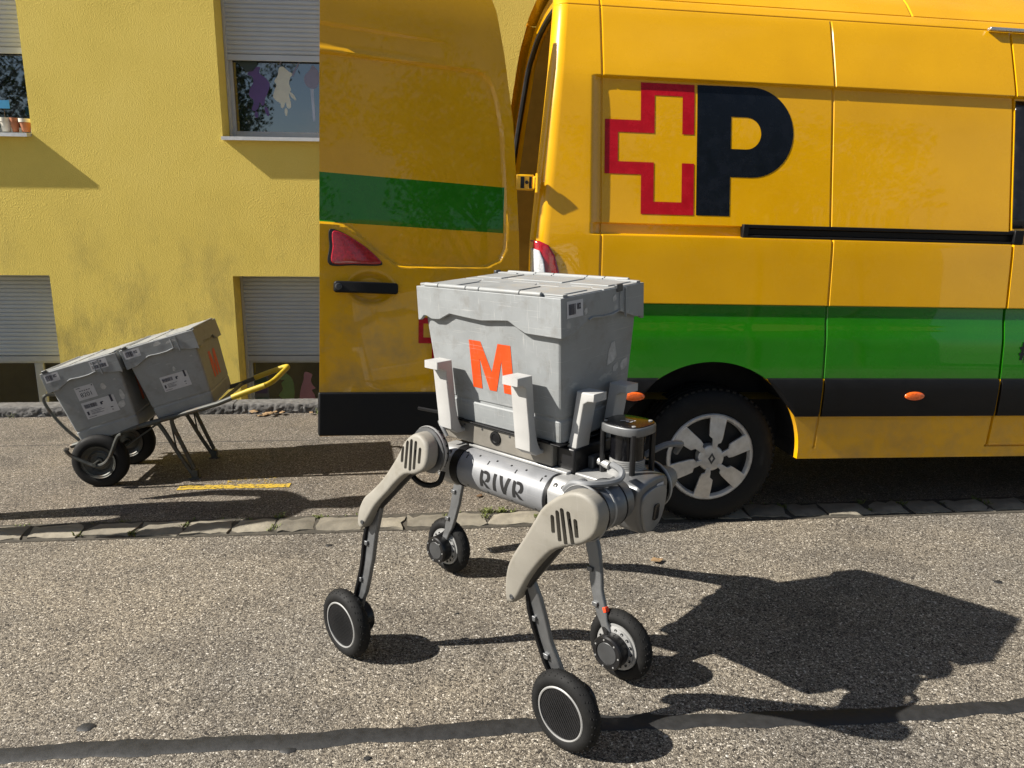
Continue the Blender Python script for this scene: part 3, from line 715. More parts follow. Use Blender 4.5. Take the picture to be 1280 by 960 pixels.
# interior
mb = MB()
sec = [((max(p.y+.03, .33) if p.y < WID/2 else min(p.y-.03, WID-.33)) if p.z < .97 else (p.y+.03 if p.y < WID/2 else p.y-.03), min(p.z, 2.56)) for p in inner]
mb.grid([[(xx if xx > 0 else -.90+xr_shift(z)*.9, y, z) for y, z in sec] for xx in (-1, 2.95)])
mb.grid([[(-.98, .14, .62), (-.98, 1.92, .62)], [(2.95, .14, .62), (2.95, 1.92, .62)]])
mb.add([(2.95,.14,.62),(2.95,1.92,.62),(2.95,1.7,2.55),(2.95,.36,2.55)], [(0,1,2,3)])
obj('cargo_lining', mb, M_LINING, van, smooth=45, recalc=False)
for (x_, y_, z_, dx, dy, dz) in [(-.55, 1.86, 1.85, .18, .02, .26), (-.62, 1.76, 2.20, .16, .05, .07), (-.50, 1.68, 2.32, .18, .06, .06)]:
    mb = MB(); mb.box((x_, y_, z_), (dx, dy, dz)); obj('lining_cutout', mb, M_UNDER, van, bevel=.012)
mb = MB(); mb.bx(-.96, -.90, .115, .15, .7, 1.55); obj('lock_pillar', mb, M_BLACKPL, van, bevel=.006)
# underbody and wheel well
mb = MB(); mb.bx(.36, 3.1, .12, 1.94, .33, .60); mb.bx(-.62, .36, .32, 1.74, .40, .61); mb.bx(-.97, -.62, .12, 1.94, .42, .61); obj('underbody', mb, M_UNDER, van)
mb = MB(); mb.lathe([(.50, 0), (.50, .26)], 32, cap=True, M= Matrix.Translation((AX, .035, AZ)) @ Matrix.Rotation(-PI/2, 4, 'X')); 
mb.f = [f for f in mb.f if (len(f) == 4 and max(mb.v[i][2] for i in f) > .40) or (len(f) > 4 and max(mb.v[i][1] for i in f) > .2)]
mb.v = [(p[0], p[1], max(p[2], .36)) for p in mb.v]
obj('wheel_well', mb, M_UNDER, van, recalc=False)
# rear bumper
mb = MB(); mb.bx(-1.10, -.97, .02, WID-.02, .42, .61); obj('rear_bumper', mb, M_BLACKPL, van, bevel=.03, seg=3)
# black rubbing strips
def strip_mesh(x0, x1, cut=None):
    prof = [(.564, .002), (.568, -.012), (.60, -.017), (.70, -.018), (.738, -.016), (.752, -.010), (.758, .002)]
    n = max(2, int((x1-x0)/.03)); mbs = MB(); rows = []
    for z, y in prof: rows.append([])
    for i in range(n+1):
        x = x0+(x1-x0)*i/n
        for r_, (z, y) in zip(rows, prof):
            xx = x
            if cut: 
                e = AX+cut*math.sqrt(max(0, (AR+.004)**2-(z-AZ)**2))
                xx = max(x, e) if cut > 0 else min(x, e)
            r_.append((xx, y, z))
    mbs.grid(rows); 
    for e in (0, -1): mbs.add([r_[e] for r_ in rows], [tuple(range(len(rows)))])
    return mbs
for a, b_, c in ((-.99, -.30, -1), (.0, .413, 1), (.428, 1.348, None), (1.366, X1, None)):
    obj('rubbing_strip', strip_mesh(a, b_, c), M_BLACKPL, van, smooth=40)
def lens(cx, cz, rx, rz, y0, h, m, name, parent):
    mb = MB(); rows = []
    for j, (f, d) in enumerate(((1, 0), (.97, .5), (.85, .85), (.5, 1), (0.01, 1.05))):
        rows.append([(cx+rx*f*math.cos(2*PI*i/24), y0-h*d, cz+rz*f*math.sin(2*PI*i/24)) for i in range(25)])
    mb.grid(rows); return obj(name, mb, m, parent, smooth=60)
lens(.90, .672, .053, .022, -.017, .009, M_LAMPORANGE, 'side_marker_lamp', van)
lens(-.522, .672, .053, .022, -.017, .009, M_LAMPORANGE, 'side_marker_lamp', van)
lens(2.4, .672, .053, .022, -.017, .009, M_LAMPORANGE, 'side_marker_lamp', van)
# sliding-door track
mb = MB()
y0 = side_y(.3, 1.44)
mb.bx(-.021, 1.405, y0-.03, y0+.01, 1.459, 1.476); mb.bx(-.021, 1.405, y0-.03, y0+.01, 1.412, 1.427); mb.bx(-.021, 1.405, y0-.014, y0+.012, 1.4275, 1.4585); mb.bx(-.0225, .004, y0-.031, y0+.01, 1.4115, 1.4765); mb.bx(1.36, 1.41, y0-.04, y0, 1.415, 1.482)
obj('door_track', mb, M_BLACKPL, van, bevel=.0035)
# dark side window in the sliding door, trim strip over the door
gm = MB(); rows = []
for i in range(13):
    z = 1.492+(2.10-1.492)*i/12; rows.append([(x, side_y(1.6, z)-.004, z) for x in (1.369, 1.6, 2.0, 2.55)])
gm.grid(rows); o = obj('door_window', gm, M_BLACKGLOSS, van, recalc=False); sd = o.modifiers.new('s', 'SOLIDIFY'); sd.thickness = .012
mb = MB(); yt = side_y(2, 2.42); mb.bx(1.231, 2.9, yt-.022, yt+.004, 2.430, 2.446); obj('top_rail', mb, M_CHROME, van, bevel=.004)
# tail lamp wrapped round the corner
def tail(poly, m, name, off):
    me = shape([poly], 0); remap(me, lambda c: Vector((xat(c.x, c.y), side_y(c.x, c.y)-off, c.y)), .02)
    o = finish(name, me, m, van, 60); s_ = o.modifiers.new('s', 'SOLIDIFY'); s_.thickness = .008; s_.offset = 0; return o
tail([(-1.018,.95),(-.885,.95),(-.88,1.12),(-.893,1.24),(-.915,1.315),(-.945,1.36),(-.985,1.378),(-1.018,1.38)], M_LAMPRED, 'tail_light', .004)
tail([(-1.016,1.05),(-.955,1.05),(-.955,1.22),(-.965,1.29),(-.985,1.335),(-1.016,1.345)], M_LAMPWHITE, 'reverse_light', .011)
# lettering on the sunken panel
def decal(name, splines, m, off=.0015, parent=None):
    me = shape(splines, 0); remap(me, lambda c: Vector((c.x, side_y(c.x, c.y)-off, c.y)), .05)
    return finish(name, me, m, parent or body, 40)
cross = [(-.516,2.099),(-.261,2.099),(-.261,1.874),(-.318,1.874),(-.318,2.0435),(-.4505,2.0435),(-.4505,1.8735),(-.622,1.8735),(-.622,1.743),(-.4515,1.743),(-.4515,1.567),(-.318,1.567),(-.318,1.744),(-.259,1.744),(-.259,1.5095),(-.512,1.5095),(-.512,1.687),(-.684,1.687),(-.684,1.929),(-.516,1.929)]
decal('logo_cross', [cross], M_RED)
P = [(-.247,2.10)] + arc(.018, 1.8955, .2055, 90, -90, 22) + [(-.084,1.69),(-.085,1.511),(-.247,1.511)]
H = [(-.083,1.9635)] + arc(-.008, 1.8905, .073, 90, -90, 14) + [(-.083,1.8175)]
decal('logo_letter', [P, H], M_NAVY)
hs = [(1.447,.873),(1.447,.887),(1.457,.887),(1.459,.903),(1.450,.903),(1.450,.917),(1.461,.917),(1.464,.94),(1.479,.94),(1.476,.917),(1.49,.917),(1.493,.94),(1.508,.94),(1.505,.917),(1.516,.917),(1.516,.903),(1.503,.903),(1.501,.887),(1.513,.887),(1.513,.873),(1.499,.873),(1.496,.85),(1.481,.85),(1.484,.873),(1.470,.873),(1.467,.85),(1.452,.85),(1.455,.873)]
decal('hash_mark', [hs, [(1.472,.887),(1.486,.887),(1.488,.903),(1.474,.903)]], M_NAVY, .003)
# wheels
def van_wheel(x, y, s=1):
    T = Matrix.Translation((x, y, .345)) @ Matrix.Rotation(PI/2, 4, 'X')      # local z -> -y (outwards)
    if s < 0: T = Matrix.Translation((x, y, .345)) @ Matrix.Rotation(-PI/2, 4, 'X')
    Rr, w = .345, .205
    prof = [(.215,-.02),(.222,-.004),(.235,.0),(.27,.008),(.305,.004),(.325,-.008),(.338,-.024),(.343,-.04)]
    for g_ in (-.06, -.10, -.14): prof += [(.345, g_+.012), (.345, g_+.006), (.337, g_+.005), (.337, g_-.005), (.345, g_-.006)]
    prof += [(.343,-.165),(.33,-.19),(.30,-w),(.24,-w),(.215,-.19)]
    mb = MB(); mb.lathe(prof, 56, T, close=True)
    tyre = obj('wheel', mb, M_RUBBER, van, smooth=30)
    # shallow tread blocks
    mb = MB()
    for i in range(60):
        a = 2*PI*i/60
        for h_ in (-.03, -.175):
            M_ = T @ Matrix.Rotation(a, 4, 'Z'); mb.box(M_ @ Vector((.338, 0, h_)), (.014, .02, .02), M_.to_3x3())
    tag(obj('tread', mb, M_RUBBER, tyre, smooth=0), kind='stuff')
    mb = MB(); mb.lathe([(.0,-.05),(.20,-.05),(.214,-.03)], 40, T); obj('steel_rim', mb, M_HUBDARK, tyre)
    mb = MB(); mb.lathe([(.196,-.012),(.205,.004),(.217,.006),(.223,.0),(.223,-.015)], 48, T); obj('cover_ring', mb, M_HUB, tyre, smooth=50)
    # six flat spokes, each stepped near the hub
    for i in range(6):
        sp = [(.05,-.014),(.078,-.016),(.084,-.030),(.104,-.036),(.207,-.043),(.213,0),(.207,.043),(.14,.037),(.11,.033),(.098,.014),(.075,.012),(.05,.006)]
        me = shape([sp], .004, .0025); ang = R(82)+i*PI/3
        def fn(c, ang=ang):
            r_ = c.x; h = .012 - .022*max(0, (r_-.08)/.13) + (.004 if r_ > .2 else 0) - .10*abs(c.y)*max(0, .14-r_)*2
            p = Vector((r_*math.cos(ang)-c.y*math.sin(ang), r_*math.sin(ang)+c.y*math.cos(ang), h+c.z+.006)); return T @ p
        remap(me, fn, .03); finish('spoke', me, M_HUB, tyre, 30)
    mb = MB(); mb.lathe([(.066,-.03),(.066,.012),(.062,.018),(.05,.022),(.035,.022),(0,.022)], 32, T); hb = obj('hub_cap', mb, M_HUB, tyre, smooth=30)
    d1 = [(0,.027),(.017,0),(0,-.027),(-.017,0)]; d2 = [(0,.015),(.008,0),(0,-.015),(-.008,0)]
    me = shape([[(a*1.1, b_*1.1) for a, b_ in d1], d2], .0015); remap(me, lambda c: T @ Vector((c.x, c.y, c.z+.0235))); finish('diamond_badge', me, M_DKGREY, tyre, 0)
    me = shape([arc(0,0,.031,0,354,40)], .0008); remap(me, lambda c: T @ Vector((c.x, c.y, c.z+.0222))); finish('badge_field', me, M_HUB, tyre, 0)
van_wheel(-.094, .055)
for (x, y, s_) in ((3.59, .055, 1), (-.094, WID-.055, -1), (3.59, WID-.055, -1)): van_wheel(x, y, s_)
# cab (beyond the right picture edge)
cp = [(3.1,.345),(4.62,.345),(4.68,.62),(4.60,.95),(4.15,1.20),(3.62,2.35),(3.45,2.62),(3.1,2.74)]
mb = MB()
def cabw(z): return base_y(min(z, 2.58))+.002
for s_ in (0, 1):
    mb.add([(x, (cabw(z) if not s_ else WID-cabw(z)), z) for x, z in cp], [tuple(range(len(cp)))])
n = len(cp)
mb.add([(x, cabw(z), z) for x, z in cp] + [(x, WID-cabw(z), z) for x, z in cp], [(i, (i+1) % n, n+(i+1) % n, n+i) for i in range(n)])
obj('cab', mb, M_VAN, van, bevel=.05, seg=3)
mb = MB(); mb.add([(3.66,.34,2.28),(4.12,.2,1.24),(4.12,WID-.2,1.24),(3.66,WID-.34,2.28)], [(0,1,2,3)]); o = obj('windscreen', mb, M_GLASS, van); o.location = (.03, 0, .03); s_ = o.modifiers.new('s','SOLIDIFY'); s_.thickness = .01
mb = MB(); mb.add([(3.22,cabw(2.2)-.004,2.2),(3.60,cabw(2.2)-.004,2.2),(3.95,cabw(1.4)-.004,1.4),(3.22,cabw(1.4)-.004,1.4)], [(0,1,2,3)]); o = obj('cab_window', mb, M_GLASS, van); s_ = o.modifiers.new('s','SOLIDIFY'); s_.thickness = .01

# ------------------------------------------------------------------ open rear door (child of the van)
def _doorM():
    # hinge line leans in with the body side, so the open door leans too
    yw, ln, tl = R(13.8), R(8.), R(3.34)
    n0 = Vector((math.sin(yw), -math.cos(yw), 0)); e0 = Vector((0,0,1))*math.cos(ln) - n0*math.sin(ln)
    d2 = Vector((-math.cos(yw), -math.sin(yw), 0))*math.cos(tl) + e0*math.sin(tl); e = (e0 - d2*e0.dot(d2)).normalized()
    n = e.cross(d2)
    m = Matrix((d2, n, e)).transposed().to_4x4(); m.translation = Vector((.3900, 3.440, 1.638)); return m
DM = _doorM()
INTO = 1 if (DM.to_3x3() @ Vector((0,1,0))).y > 0 else -1
HZ = [-1.16, -.366, -.241, .0, .268, .555, .738, .95]; HW = [.022, .026, .029, .046, .067, .114, .152, .24]
PAN = [(.98,.466),(.899,.465),(.64,.467),(.372,.469),(.266,.472),(.205,.461),(.168,.42),(.147,.36),(.114,.204),(.098,-.05),(.090,-.246),(.095,-.29),(.117,-.34),(.178,-.371),(.27,-.376),(.53,-.386),(.574,-.385),(.62,-.356),(.676,-.320),(.759,-.252),(.80,-.230),(.845,-.221),(.901,-.219),(.98,-.218)]
def seg_d(p, a, b):
    ax, ay = a; bx_, by_ = b; dx, dy = bx_-ax, by_-ay; t_ = max(0, min(1, ((p[0]-ax)*dx+(p[1]-ay)*dy)/(dx*dx+dy*dy+1e-12)))
    return math.hypot(p[0]-ax-dx*t_, p[1]-ay-dy*t_)
def sd_pan(p):
    ins = False; n = len(PAN); j = n-1
    for i in range(n):
        (xi, yi), (xj, yj) = PAN[i], PAN[j]
        if (yi > p[1]) != (yj > p[1]) and p[0] < (xj-xi)*(p[1]-yi)/(yj-yi)+xi: ins = not ins
        j = i
    d = min(seg_d(p, PAN[i], PAN[i+1]) for i in range(n-1))
    return -d if ins else d
def door_depth(w, h):
    # + = away from the viewer
    y = .015*(1-smst(-.006, .006, sd_pan((w, h))))
    # upper crease fading out towards the hinge
    cz = .582-.012*(.9-w); f = smst(.33, .60, w)
    y += .010*f*(1-smst(cz-.012, cz+.004, h))*smst(.47, .50, h)*1.0
    y += .05*smst(.50, 1.1, h)**2
    # finger dish behind the handle
    dd = math.hypot((w-.69)/.105, (h+.483)/.075); y += .020*(1-smst(.55, 1.0, dd))
    return y
def wfree(h): return .903
hs_ = uniq([-1.112+.0085*i for i in range(241)] + [-.44+.008*i for i in range(20)] + [.44+.006*i for i in range(10)] + [.565+.004*i for i in range(10)] + [-.56+.01*i for i in range(14)], .002)
hs_ = [h for h in hs_ if h <= .93]
ws_ = uniq([i/105 for i in range(106)] + [.86+.01*i for i in range(15)] + [.05+.008*i for i in range(16)], .002)
front = []
for h in hs_:
    w0, w1 = interp(h, HZ, HW), wfree(h)
    front.append([(w0+(w1-w0)*u, INTO*door_depth(w0+(w1-w0)*u, h), h) for u in ws_])
mb = MB(); mb.grid(front)
T_ = .055
back = [[(r_[0][0]+.004, INTO*T_, r_[0][2]), (r_[-1][0]-.004, INTO*T_, r_[-1][2])] for r_ in front]; mb.grid(back)
mb.grid([[r_[0] for r_ in front], [r_[0] for r_ in back]]); mb.grid([[r_[-1] for r_ in front], [r_[1] for r_ in back]])
door = obj('rear_door', mb, M_DOOR, van, smooth=30)
door.matrix_local = VM.inverted() @ DM
def dbox(mb, w0, w1, y0, y1, h0, h1): mb.bx(w0, w1, INTO*y0, INTO*y1, h0, h1)
mb = MB()
def trim_poly(): return [(.035,-1.124),(.907,-1.109),(.907,-.926),(.035,-.929)]
mb.prism(trim_poly(), -.014, .03, Matrix(((1,0,0,0),(0,0,INTO,0),(0,1,0,0),(0,0,0,1)))); obj('lower_trim', mb, M_BLACKPL, door, bevel=.007, seg=3)
lamp = catmull([(.851,-.258),(.851,-.32),(.851,-.388),(.76,-.387),(.665,-.384),(.650,-.374),(.665,-.356),(.71,-.318),(.762,-.286),(.806,-.264)], 5)
me = shape([lamp], .010, .005); remap(me, lambda c: Vector((c.x, INTO*(-.002-c.z*.9), c.y))); finish('brake_lamp', me, M_LAMPRED, door, 50)
me = shape([[(.71+(x_-.71)*1.09, -.33+(y_+.33)*1.1) for x_, y_ in lamp]], .004, .001); remap(me, lambda c: Vector((c.x, INTO*(-.002-c.z), c.y))); finish('lamp_gasket', me, M_SEAL, door, 50)
me = shape([rrect(.578, .846, -.508, -.461, .012)], .009, .006); 
def hfn(c):
    b_ = .018*math.sin(PI*min(1, max(0, (c.x-.578)/.268)))
    return Vector((c.x, INTO*(-.008-b_-c.z), c.y - .044*(c.x-.69)*.0))
remap(me, hfn, .03); hd = finish('handle', me, M_BLACKPL, door, 50)
mb = MB(); mb.lathe([(.014,-.004),(.014,.004),(.010,.006),(.009,.002),(0,.002)], 20, Matrix.Translation((.829, INTO*-.030, -.484)) @ Matrix.Rotation(INTO*PI/2, 4, 'X')); obj('key_lock', mb, M_DKGREY, hd)
# the small red cross emblem on the door, mostly hidden by the crate
cs = .36; cross2 = [(.485-(x_+.684)*.35, -.604+(z_-1.929)*.46) for x_, z_ in cross]
me = shape([cross2], 0); remap(me, lambda c: Vector((c.x, INTO*(door_depth(c.x, c.y)-.0015), c.y)), .05); finish('door_emblem', me, M_RED, door, 30)
P2 = [(.485-(x_+.684)*.35, -.604+(z_-1.929)*.46) for x_, z_ in P]
me = shape([P2], 0); remap(me, lambda c: Vector((c.x, INTO*(door_depth(c.x, c.y)-.0015), c.y)), .05); finish('door_emblem_letter', me, M_NAVY, door, 30)
# hinge between pillar and door
mb = MB(); hy = side_y(-.95, 1.63)
mb.bx(-1.095, -1.012, hy-.012, hy+.01, 1.598, 1.667); mb.bx(-1.02, -.985, hy-.03, hy+.005, 1.603, 1.660)
hg = obj('hinge', mb, M_VAN, van, bevel=.006)
mb = MB(); mb.tube([(-1.0, hy-.026, 1.59), (-1.0, hy-.026, 1.672)], .010, 12); obj('hinge_pin', mb, M_VAN, hg)
mb = MB(); mb.bx(-1.075, -1.058, hy-.0135, hy, 1.607, 1.657); mb.bx(-1.036, -1.024, hy-.0135, hy, 1.607, 1.657); mb.lathe([(.008,0),(.008,.003),(0,.003)], 14, Matrix.Translation((-1.047, hy-.0115, 1.633)) @ Matrix.Rotation(PI/2, 4, 'X')); obj('hinge_slots', mb, M_UNDER, hg)
mb = MB(); mb.bx(-1.085, -1.012, .055, .08, .90, .97); obj('hinge', mb, M_VAN, van, bevel=.006)
# the other rear door, swung open on the far side
fm = MB(); fm.v = [(p[0], -p[1], p[2]) for p in mb.v]
far = bpy.data.objects.new('rear_door', door.data.copy()); C.objects.link(far); far.parent = van
far.matrix_local = Matrix.Translation((-1.03, WID-.05, 1.62)) @ Matrix.Rotation(R(180), 4, 'Z') @ Matrix.Rotation(R(-4), 4, 'Z') @ Matrix.Diagonal((1, -INTO*1, 1, 1))
tag(far, 'far rear door of the van, seen edge on behind the open one')

# ================================================================== CRATES
def perim(hx, hy, nx, ny):
    P = [(-hx+2*hx*i/nx, -hy, 'L', i/nx) for i in range(nx)] + [(hx, -hy+2*hy*i/ny, 'S', i/ny) for i in range(ny)]
    P += [(hx-2*hx*i/nx, hy, 'L', i/nx) for i in range(nx)] + [(-hx, hy-2*hy*i/ny, 'S', i/ny) for i in range(ny)]
    return P
LONG = ([0,.02,.045,.075,.105,.17,.25,.36,.48,.60,.67,.73,.78,1], [.112,.110,.094,.096,.104,.102,.080,.085,.0895,.083,.080,.098,.110,.112])
SHORT = ([0,.14,.22,.34,.46,.58,.68,.78,.90,1], [.112,.108,.092,.074,.079,.079,.071,.086,.101,.105])
def drop(side, t_): return interp(t_, *(LONG if side == 'L' else SHORT))
def crate_parts():
    out = {}
    mb = MB(); rings = [(-.02, .288, .188), (-.12, .2825, .182), (-.352, .2645, .1655), (-.3565, .2615, .1625), (-.3635, .2615, .1625), (-.368, .2635, .1645), (-.430, .2585, .1605), (-.438, .252, .154)]
    vs = []; n = 0
    for z, hx, hy in rings:
        r_ = rrect(-hx, hx, -hy, hy, .014, 4); n = len(r_); vs += [(x_, y_, z) for x_, y_ in r_]
    fs = [(i*n+k, i*n+(k+1) % n, (i+1)*n+(k+1) % n, (i+1)*n+k) for i in range(len(rings)-1) for k in range(n)] + [tuple((len(rings)-1)*n+k for k in range(n))]
    mb.add(vs, fs); out['body'] = mb
    Po = perim(.300, .200, 72, 48); Pi = perim(.293, .193, 72, 48); n = len(Po); mb = MB(); vs = []
    for (x_, y_, s_, t_) in Po: vs.append((x_, y_, -.002))
    for (x_, y_, s_, t_) in Po: vs.append((x_, y_, -drop(s_, t_)))
    for (x_, y_, s_, t_), (a, b_, _, _) in zip(Po, Pi): vs.append((a, b_, -drop(s_, t_)))
    for (x_, y_, s_, t_) in Pi: vs.append((x_, y_, -.002))
    fs = []
    for r_ in range(4):
        q_ = (r_+1) % 4
        for k_ in range(n): fs.append((r_*n+k_, r_*n+(k_+1) % n, q_*n+(k_+1) % n, q_*n+k_))
    mb.add(vs, fs); out['rim'] = mb
    # raised beads along the scalloped short ends
    for sx in (-1, 1):
        mb = MB()
        pts = [(sx*.3015, -.2+.4*t_*1.0 if sx > 0 else .2-.4*t_, -drop('S', t_)+.003) for t_ in [.30+.38*i/12 for i in range(13)]]
        pts.append((sx*.3015, pts[-1][1], -.015)); mb.tube(pts, .0034, 6)
        mb.box((sx*.302, sx*.10, -.05), (.006, .006, .085)); out['bead%d' % sx] = mb
    return out
CP = crate_parts()
ZIG = [(-.30,.012),(-.21,.012),(-.19,-.022),(-.10,-.022),(-.08,.018),(.03,.018),(.05,-.018),(.14,-.018),(.16,.016),(.24,.016),(.255,-.005),(.30,-.005)]
def flap_mesh(s):
    inset = .003
    edge = [(x_, y_-s*inset) for x_, y_ in ZIG]
    poly = [(-.297, s*-.186)] + [(max(-.297, min(.297, x_)), y_) for x_, y_ in edge] + [(.297, s*-.186)]
    mb = MB(); mb.prism(poly, -.010, .001); 
    # pressed ribs
    for x0, x1, a, b_ in ((-.275,-.16,.05,.165), (-.13,.10,.05,.165), (.13,.275,.05,.165)):
        mb.bx(x0, x1, s*-a, s*-b_, .0005, .0045)
    for x0, x1 in ((-.297,-.20),(.215,.297)): mb.bx(x0, x1, s*-.166, s*-.186, .0005, .006)
    return mb
def hinge_mesh(s, segs):
    mb = MB()
    for a, b_ in segs:
        mb.bx(a, b_, s*.176, s*.1945, -.002, .0065); mb.tube([(a, s*.192, .0035), (b_, s*.192, .0035)], .0075, 8)
    return mb
MGL = [(-.088,-.311),(-.088,-.158),(-.038,-.158),(0,-.252),(.036,-.158),(.088,-.158),(.088,-.311),(.046,-.311),(.046,-.208),(.014,-.311),(-.016,-.311),(-.048,-.212),(-.048,-.311)]
def face_y(z): return interp(-z, [.02,.12,.352,.43], [.188,.182,.1655,.1605])
def face_x(z): return interp(-z, [.02,.12,.352,.43], [.288,.2825,.2645,.2585])
def make_crate(M, label, stickers, grp, mlab=None):
    e = empty('crate', M, label, 'crate', grp)
    obj('body', CP['body'], M_CRATE, e, smooth=22); obj('rim', CP['rim'], M_CRATE, e, smooth=35, bevel=.0015); [tag(obj('end_bead', CP['bead%d' % s], M_CRATE, e), kind='stuff') for s in (-1, 1)]
    for s, segs in ((-1, [(-.262,-.20),(-.197,-.075),(-.072,-.018),(-.015,.145),(.148,.225)]), (1, [(-.26,-.13),(-.127,-.05),(-.047,.09),(.093,.16),(.163,.25)])):
        f = obj('lid_flap', flap_mesh(-s*-1 if False else s), M_LID, e, smooth=0, bevel=.0025)
        obj('hinge', hinge_mesh(s, segs), M_LID, f, bevel=.0015)
    mb = MB(); mb.bx(.290, .304, .055, .085, -.014, .008); obj('lid_catch', mb, M_DKGREY, e, bevel=.003); mb = MB(); mb.bx(-.304, -.290, .16, .185, -.004, .012); obj('lid_catch', mb, M_DKGREY, e, bevel=.003)
    me = shape([MGL], 0); remap(me, lambda c: Vector((c.x, -face_y(c.y)-.0012, c.y)), .04); finish('letter_m', me, M_ORANGE, e, 30)
    for (face, a, b_, c, d, kind) in stickers:
        # a..b horizontal, c..d vertical (height below rim), on an end face: +1 = +x end, -1 = -x end
        rim = d > -.10 if False else (c > -.085)
        def P3(u, v, off, face=face, rim=rim):
            xx = (.300 if rim else face_x(v))+off
            return Vector((face*xx, face*u, v))
        if kind == 'scrap':
            q_ = random.Random(int(a*1e4)); poly = [(a+(b_-a)*q_.uniform(-.1,.25), c), (a+(b_-a)*.6, c+(d-c)*q_.uniform(-.1,.1)), (b_, c+(d-c)*.3), (b_-(b_-a)*q_.uniform(0,.4), d), (a+(b_-a)*.3, d-(d-c)*q_.uniform(0,.3)), (a, c+(d-c)*.55)]
            me = shape([poly], 0); remap(me, lambda v_: P3(v_.x, v_.y, .0012)); finish('label_scrap', me, M_SCRAP, e, 0); continue
        me = shape([[(a,c),(b_,c),(b_,d),(a,d)]], 0); remap(me, lambda v_: P3(v_.x, v_.y, .0012), .05); lb = finish('label', me, M_PAPER, e, 0)
        mb = MB(); q_ = random.Random(int(a*1e4+d*1e5)); W_, H_ = b_-a, d-c
        def bar(u0, u1, v0, v1):
            P4 = [P3(a+W_*u, c+H_*v, .0022) for u, v in ((u0,v0),(u1,v0),(u1,v1),(u0,v1))]; mb.add(P4, [(0,1,2,3)])
        if kind == 'code':
            u = .10
            while u < .52: w_ = q_.choice([.012,.02,.03]); bar(u, u+w_, .18, .82); u += w_+q_.choice([.01,.016])
            bar(.62,.66,.45,.8); bar(.68,.72,.45,.8); bar(.74,.84,.45,.54); bar(.74,.84,.72,.8); bar(.74,.765,.45,.8); bar(.815,.84,.45,.8)
        elif kind == 'big':
            u = .06
            while u < .44: w_ = q_.choice([.006,.01,.016]); bar(u, u+w_, .62, .86); u += w_+q_.choice([.006,.01])
            bar(.86,.93,.62,1.05); bar(.54,.60,.62,.78); bar(.56,.64,.74,.80)
            for v in (.44,.36,.28,.22): bar(.18, q_.uniform(.4,.62), v, v+.022)
            bar(.06,.12,.22,.44); bar(.06,.30,.08,.105); bar(.78,.86,.30,.35); bar(.80,.83,.14,.2)
        elif kind == 'num':
            bar(.08,.3,.88,.92); bar(.9,.96,.86,.96)
            for u in (.2,.32,.44,.56,.68): bar(u, u+.08, .64, .70)
            tm = text_mesh('8201', .34*H_*1.3, 0); remap(tm, lambda v_: P3(a+W_*.5+v_.x, c+H_*.34+v_.y, .0022)); finish('label_text', tm, M_PRINT, lb, 0)
        elif kind == 'grid':
            for v in (.78,.66): bar(.08,.45,v,v+.07)
            bar(.62,.72,.7,.85)
            u = .08
            while u < .9: w_ = q_.choice([.02,.035,.05]); bar(u, u+w_, .12, .48); u += w_+q_.choice([.015,.025])
        tag(obj('label_print', mb, M_PRINT, lb, smooth=0, recalc=False), kind='stuff')
    return e
RC = Matrix.Translation((.2712, 2.3295, 1.2932)) @ (Matrix.Rotation(-.8462, 4, 'Z') @ Matrix.Rotation(-.008, 4, 'Y') @ Matrix.Rotation(.0561, 4, 'X'))
make_crate(RC, 'grey lidded crate with orange letter strapped on the robot', [(1,-.176,-.105,-.060,-.013,'code'), (1,.045,.09,-.235,-.165,'scrap'), (1,.11,.15,-.265,-.228,'scrap'), (1,.075,.10,-.26,-.235,'scrap'), (1,.115,.165,-.085,-.05,'scrap'), (1,.035,.055,-.04,-.02,'scrap'), (1,-.10,-.085,-.06,-.04,'scrap')], 'lidded grey crates')
TB = Matrix.Rotation(-R(16.), 4, 'Y') @ Matrix.Rotation(R(95), 4, 'Z')
make_crate(Matrix.Translation((-1.577, 4.488, .819)) @ TB, 'grey crate nearest the handles on the wheelbarrow', [(-1,-.185,-.10,-.058,-.012,'code'), (-1,-.065,.085,-.292,-.205,'big'), (-1,.02,.035,-.19,-.165,'scrap'), (-1,.045,.10,-.035,-.02,'scrap'), (-1,-.02,.02,-.03,-.008,'scrap')], 'lidded grey crates')
make_crate(Matrix.Translation((-1.973, 4.43, .704)) @ TB, 'grey crate with numbered white labels over the wheelbarrow wheels', [(-1,-.185,-.11,-.058,-.012,'code'), (-1,.055,.145,-.062,-.010,'grid'), (-1,-.075,.025,-.20,-.125,'num'), (-1,-.075,.10,-.31,-.215,'big'), (-1,.055,.085,-.175,-.14,'scrap'), (-1,.13,.155,-.255,-.20,'scrap'), (-1,.10,.14,-.30,-.26,'scrap')], 'lidded grey crates')

# ================================================================== WHEELBARROW
wb = empty('wheelbarrow', None, 'two-wheeled wheelbarrow with yellow grips carrying two crates', 'wheelbarrow')
def slope(x, d=0): return .305 + (x+1.9)*math.tan(R(16.)) + d      # height of the deck rails under the crates
YN, YF = 4.19, 4.72
for y_ in (YN, YF):
    hx = [-2.06, -1.9, -1.5, -1.25]
    pts = [(x_, y_, slope(x_)-.028 if x_ > -2.05 else slope(x_)-.028) for x_ in hx] + [(-1.14, y_, slope(-1.14)-.015)]
    mb = MB(); mb.tube(pts, .014, 10); obj('handle_tube', mb, M_FRAME, wb)
    gy = 1 if y_ == YN else 1
    mb = MB(); mb.tube([(-1.17, y_, slope(-1.17)-.017), (-1.08, y_, slope(-1.08)-.008), (-.985, y_, slope(-.985)-.002)], .0165, 12); obj('grip', mb, M_GRIP, wb)
